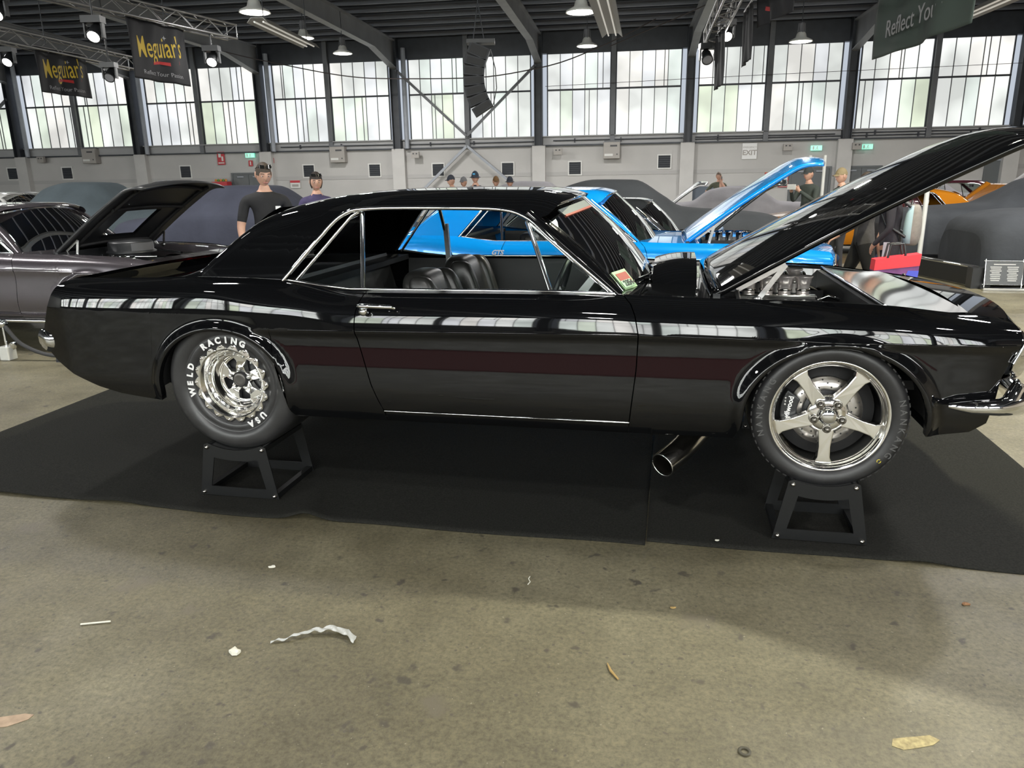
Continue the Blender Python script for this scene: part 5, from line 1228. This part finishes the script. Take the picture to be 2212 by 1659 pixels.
# visitors near the display
pm_ = person('man in a black T-shirt with sunglasses on his head, at left', (-2.46, 7.8, 0), PI+.45, 1.70, (.012, .012, .014), (.02, .02, .025), glasses_up=True, hair=(.05, .035, .025), tilt=-.30, girth=1.12, turn=.1,
            arms={'l': [(-.20, 0, 1.40), (-.27, .02, 1.13), (-.25, .16, .95), (-.22, .22, .90)], 'r': [(.20, 0, 1.40), (.27, .0, 1.13), (.27, .12, .91), (.27, .15, .83)]})
MB().box((-.10, .118, 1.28), (.05, .004, .045)).build('shirt_logo', white_print, pm_)
person('dark haired woman with sunglasses on her head beside the covered car', (-2.36, 9.5, 0), PI+.35, 1.62, (.05, .04, .10), (.03, .03, .04), glasses_up=True, long_hair=True, hair=(.018, .012, .010), girth=.85, tilt=-.2)
person('man in a dark peaked cap behind the black roof, leftmost of the group', (-1.23, 17.0, 0), PI-1.0, 1.60, (.05, .05, .06), cap=((.03, .035, .05), 'peak'))
person('person in a grey cap bending low behind the black roof', (-1.0, 17.6, 0), PI-.6, 1.56, (.03, .03, .03), cap=((.16, .16, .17), 'peak'))
person('man in navy jacket and blue badged bucket hat behind the roof', (-.68, 16.0, 0), PI-.2, 1.66, (.015, .02, .035), cap=((.03, .04, .06), 'brim', 1), sleeve='long')
person('person in a brown cap behind the black roof, second from the right', (-.29, 17.2, 0), PI+.2, 1.56, (.04, .03, .02), cap=((.15, .08, .03), 'peak'))
person('person in a dark bucket hat behind the roof, rightmost of the group', (.035, 17.0, 0), PI-.3, 1.55, (.03, .03, .04), cap=((.02, .025, .04), 'brim'))
kh = person('man in olive shirt talking on a phone by the far wall', (5.95, 22.0, 0), PI-.5, 1.60, (.075, .080, .055), (.05, .045, .035), hair=(.10, .07, .05), girth=1.15,
            arms={'l': [(-.19, 0, 1.40), (-.30, .06, 1.16), (-.13, .14, 1.46), (-.10, .12, 1.53)], 'r': [(.19, 0, 1.40), (.40, -.06, 1.18), (.20, .02, 1.0), (.15, .05, .97)]})
MB().box((-.105, .10, 1.43), (.012, .07, .14)).build('phone', satin_black, kh)
ca_ = person('man in camouflage jacket and cap photographing with a phone at right', (5.04, 13.0, 0), PI/2+.5, 1.62, (.045, .055, .048), (.05, .05, .05), cap=((.03, .035, .035), 'peak'), sleeve='long',
            arms={'l': [(-.19, 0, 1.40), (-.24, .12, 1.18), (-.10, .34, 1.36), (-.06, .38, 1.40)], 'r': [(.19, 0, 1.40), (.24, .12, 1.18), (.10, .34, 1.36), (.06, .38, 1.40)]})
MB().box((0, .42, 1.33), (.17, .010, .085)).build('phone', white_pl, ca_)
person('man in a tan peaked cap just behind the raised black bonnet', (5.0, 11.6, 0), PI/2+.2, 1.58, (.04, .04, .04), cap=((.22, .17, .09), 'peak'))
wk = person('walking person in black jacket and blue trousers wearing a pale backpack', (4.12, 8.25, 0), PI/2-.55, 1.50, (.016, .014, .020), (.075, .080, .160), sleeve='coat', stride=.16, hair=(.02, .015, .01), girth=1.45, baggy=1.55,
            arms={'l': [(-.20, 0, 1.40), (-.28, -.02, 1.12), (-.25, .14, .93), (-.20, .17, .88)], 'r': [(.20, 0, 1.40), (.27, -.06, 1.12), (.27, .02, .88), (.26, .04, .80)]})
w2 = person('walking person in grey hooded top and black trousers with a wrist watch', (4.15, 8.90, 0), PI/2-.35, 1.52, (.055, .052, .052), (.010, .010, .011), sleeve='long', stride=.24, hair=(.03, .02, .015), girth=1.35, baggy=1.3,
            arms={'l': [(-.20, 0, 1.40), (-.30, .10, 1.14), (-.26, .33, .98), (-.25, .40, .93)], 'r': [(.20, 0, 1.40), (.27, -.10, 1.13), (.28, -.02, .89), (.28, .0, .81)]})
MB().lathe([(.034, -.016), (.037, -.010), (.037, .010), (.034, .016)], 18, (0, 0, 0), 'Y').build('watch', chrome, w2, (-.242, .31, .912))
for sx in (-1, 1):
    tr = MB().grid(lambda u, w: (sx*(.235-.06*u), .02*math.sin(u)+(-.5+w)*.06, .82-.45*u), 8, 2).build('trouser_stripe', P('stripe_white', (.45, .44, .50), .8), wk)
MB().lathe([(.075, -.02), (.10, .0), (.10, .03), (.08, .05)], 18, (0, -.02, 1.24), 'Z').build('orange_collar', P('hi_vis_orange', (.75, .12, .01), .7), wk)
# backpack on the walker's back (a thing of its own)
bp_ = thing('backpack', 'pale blue and grey backpack on the walking person', 'backpack', (4.12, 8.25, 0), PI/2-.55)
def pack(u, w):
    th = 2*PI*u; ph = PI*w; ca1, sa1 = math.cos(th), math.sin(th); r = math.sin(ph)**.42
    r *= .70+.30*w
    return (.150*math.copysign(abs(ca1)**.7, ca1)*r, -.21+.10*math.copysign(abs(sa1)**.7, sa1)*r, .99+.215*math.cos(ph))
MB().grid(pack, 32, 20).build('main_bag', P('pack_grey', (.22, .20, .185), .85, noise=(30, .1)), bp_)
MB().grid(lambda u, w: (lambda p: (p[0]*1.03, -.21+(p[1]+.21)*1.03, p[2]))(pack(.33+.17*u, .10+.74*w)), 12, 14).build('side_panel', P('pack_blue', (.34, .47, .52), .8), bp_)
for sx in (-1, 1): MB().tube([(sx*.09, -.18, 1.18), (sx*.11, -.04, 1.29), (sx*.12, .13, 1.20), (sx*.14, .04, 1.0), (sx*.12, -.16, .87)], .016, 8).build('shoulder_strap', satin_black, bp_)
MB().tube([(-.04, -.18, 1.20), (0, -.18, 1.24), (.04, -.18, 1.20)], .010, 8).build('top_handle', satin_black, bp_)
# shopping bag
sb_ = thing('shopping_bag', 'red and blue shopping bag beyond the front of the black car', 'bag', (3.97, 7.80, .36), -.20)
MB().prism([(-.21, .0), (.21, .0), (.23, .36), (-.20, .30)], -.08, .08).build('bag_body', P('bag_violet', (.20, .06, .22), .5, noise=(6, .3)), sb_, fix=True)
MB().prism([(-.205, .20), (.225, .25), (.232, .37), (-.20, .31)], -.085, .085).build('red_band', P('bag_red', (.75, .04, .06), .5), sb_, fix=True)
MB().prism([(.06, -.0), (.212, -.0), (.222, .20), (.12, .20)], -.084, .084).build('blue_print', P('bag_blue', (.08, .10, .60), .5), sb_, fix=True)
for yy in (-.06, .06): MB().tube([(-.08, yy, .32), (-.06, yy, .46), (.06, yy, .47), (.09, yy, .34)], .012, 8).build('handle', satin_black, sb_)
for k_ in range(3): MB().box((-.06, -.087, .12+.022*k_), (.07, .004, .012)).build('print_mark', P('bag_mark', (.30, .40, .65), .6), sb_)

# ================================================================== litter on the floor
def scrap(name, label, cat, mb, mat, x, y, rz=0, z=.002): return tag(mb.build(name, mat, None, (x, y, z), rz), label, cat)
film = P('film_white', (.42, .43, .42), .35); paper = P('paper_white', (.70, .69, .60), .8); straw = P('wood_sliver', (.40, .27, .10), .7)
cv = along([(-.844, 2.258, .004), (-.80, 2.272, .006), (-.765, 2.288, .010), (-.70, 2.312, .012), (-.65, 2.316, .016), (-.608, 2.306, .012), (-.575, 2.282, .010), (-.556, 2.262, .005)])
ms = MB().grid(lambda u, w: (lambda p: (p[0]+.004*math.sin(40*u)*w, p[1]+(w-.5)*(.012+.030*u**1.5)+.004*math.sin(31*u), p[2]+.006*math.sin(23*u+3*w)**2))(cv(u)), 40, 4)
tag(ms.build('plastic_strip', film, None), 'long curled strip of clear plastic on the bare floor', 'litter')
def blob(r, n, seed, h):
    rng = random.Random(seed); m = MB(); v = [(0, 0, h)]
    for k in range(n): a = 2*PI*k/n; q = r*rng.uniform(.55, 1.15); v += [(q*math.cos(a), q*.6*math.sin(a), h*rng.uniform(.3, 1)), (q*1.05*math.cos(a), q*.63*math.sin(a), 0)]
    f = []
    for k in range(n): a, b = 1+2*k, 1+2*((k+1) % n); f += [(0, a, b), (a, a+1, b+1, b)]
    return m.add(v, f, False)
scrap('paper_scrap', 'crumpled cream scrap of paper left of the plastic strip', 'litter', blob(.026, 11, 4, .016), paper, -.949, 2.206)
scrap('paper_scrap', 'tiny white scrap near the carpet edge at left', 'litter', blob(.014, 8, 5, .006), paper, -1.0, 2.786)
scrap('paper_scrap', 'tiny white scrap lying on the carpet left of the front stand', 'litter', blob(.010, 8, 6, .005), paper, .870, 2.93, 0, .016)
scrap('stick', 'thin pale stick on the floor at left', 'litter', MB().tube([(-.05, -.008, .003), (.05, .008, .003)], .0032, 6), paper, -1.519, 2.394)
scrap('wood_sliver', 'orange wooden sliver on the floor right of centre', 'litter', MB().tube([(-.006, .040, .004), (.0, .0, .004), (.018, -.040, .003)], [.002, .005, .003], 6), straw, .302, 2.072)
scrap('dry_leaf', 'small dry brown leaf at right on the floor', 'litter', blob(.020, 9, 7, .006), P('dry_leaf', (.25, .13, .06), .8), 1.647, 2.43)
scrap('dry_leaf', 'small dry leaf fragment at the shadow edge', 'litter', blob(.013, 8, 8, .004), straw, .58, 2.436)
scrap('string', 'short curled white thread on the floor at centre', 'litter', MB().tube([(-.006, -.03, .002), (.004, -.012, .003), (-.002, .012, .003), (.004, .03, .002)], .002, 6), paper, .055, 2.643)
scrap('bottle_ring', 'small round flat ring near the bottom of the picture', 'litter', MB().lathe([(.010, .002), (.014, .004), (.018, .002)], 20, (0, 0, 0), 'Z'), P('ring_dark', (.05, .045, .03), .6), .623, 1.719)
def patch(label, pts, mat, x, y): return tag(MB().prism(pts, 0, .0012, 'Z').build('tape_remnant', mat, None, (x, y, .0005)), label, 'tape')
patch('ragged yellowish tape remnant at lower right', [(-.065, -.012), (-.04, -.028), (.0, -.022), (.05, -.012), (.078, .006), (.06, .026), (.03, .022), (-.02, .018), (-.05, .014)], P('tape_tan', (.36, .30, .15), .8, noise=(60, .35)), 1.10, 1.745)
patch('pinkish rounded tape remnant at the lower left edge', [(-.08, -.03), (.0, -.02), (.045, .01), (.05, .03), (.02, .035), (-.05, .02), (-.10, .0)], P('tape_pink', (.38, .28, .20), .8, noise=(30, .2)), -1.50, 1.885)

bpy.data.scenes.remove(TMP)
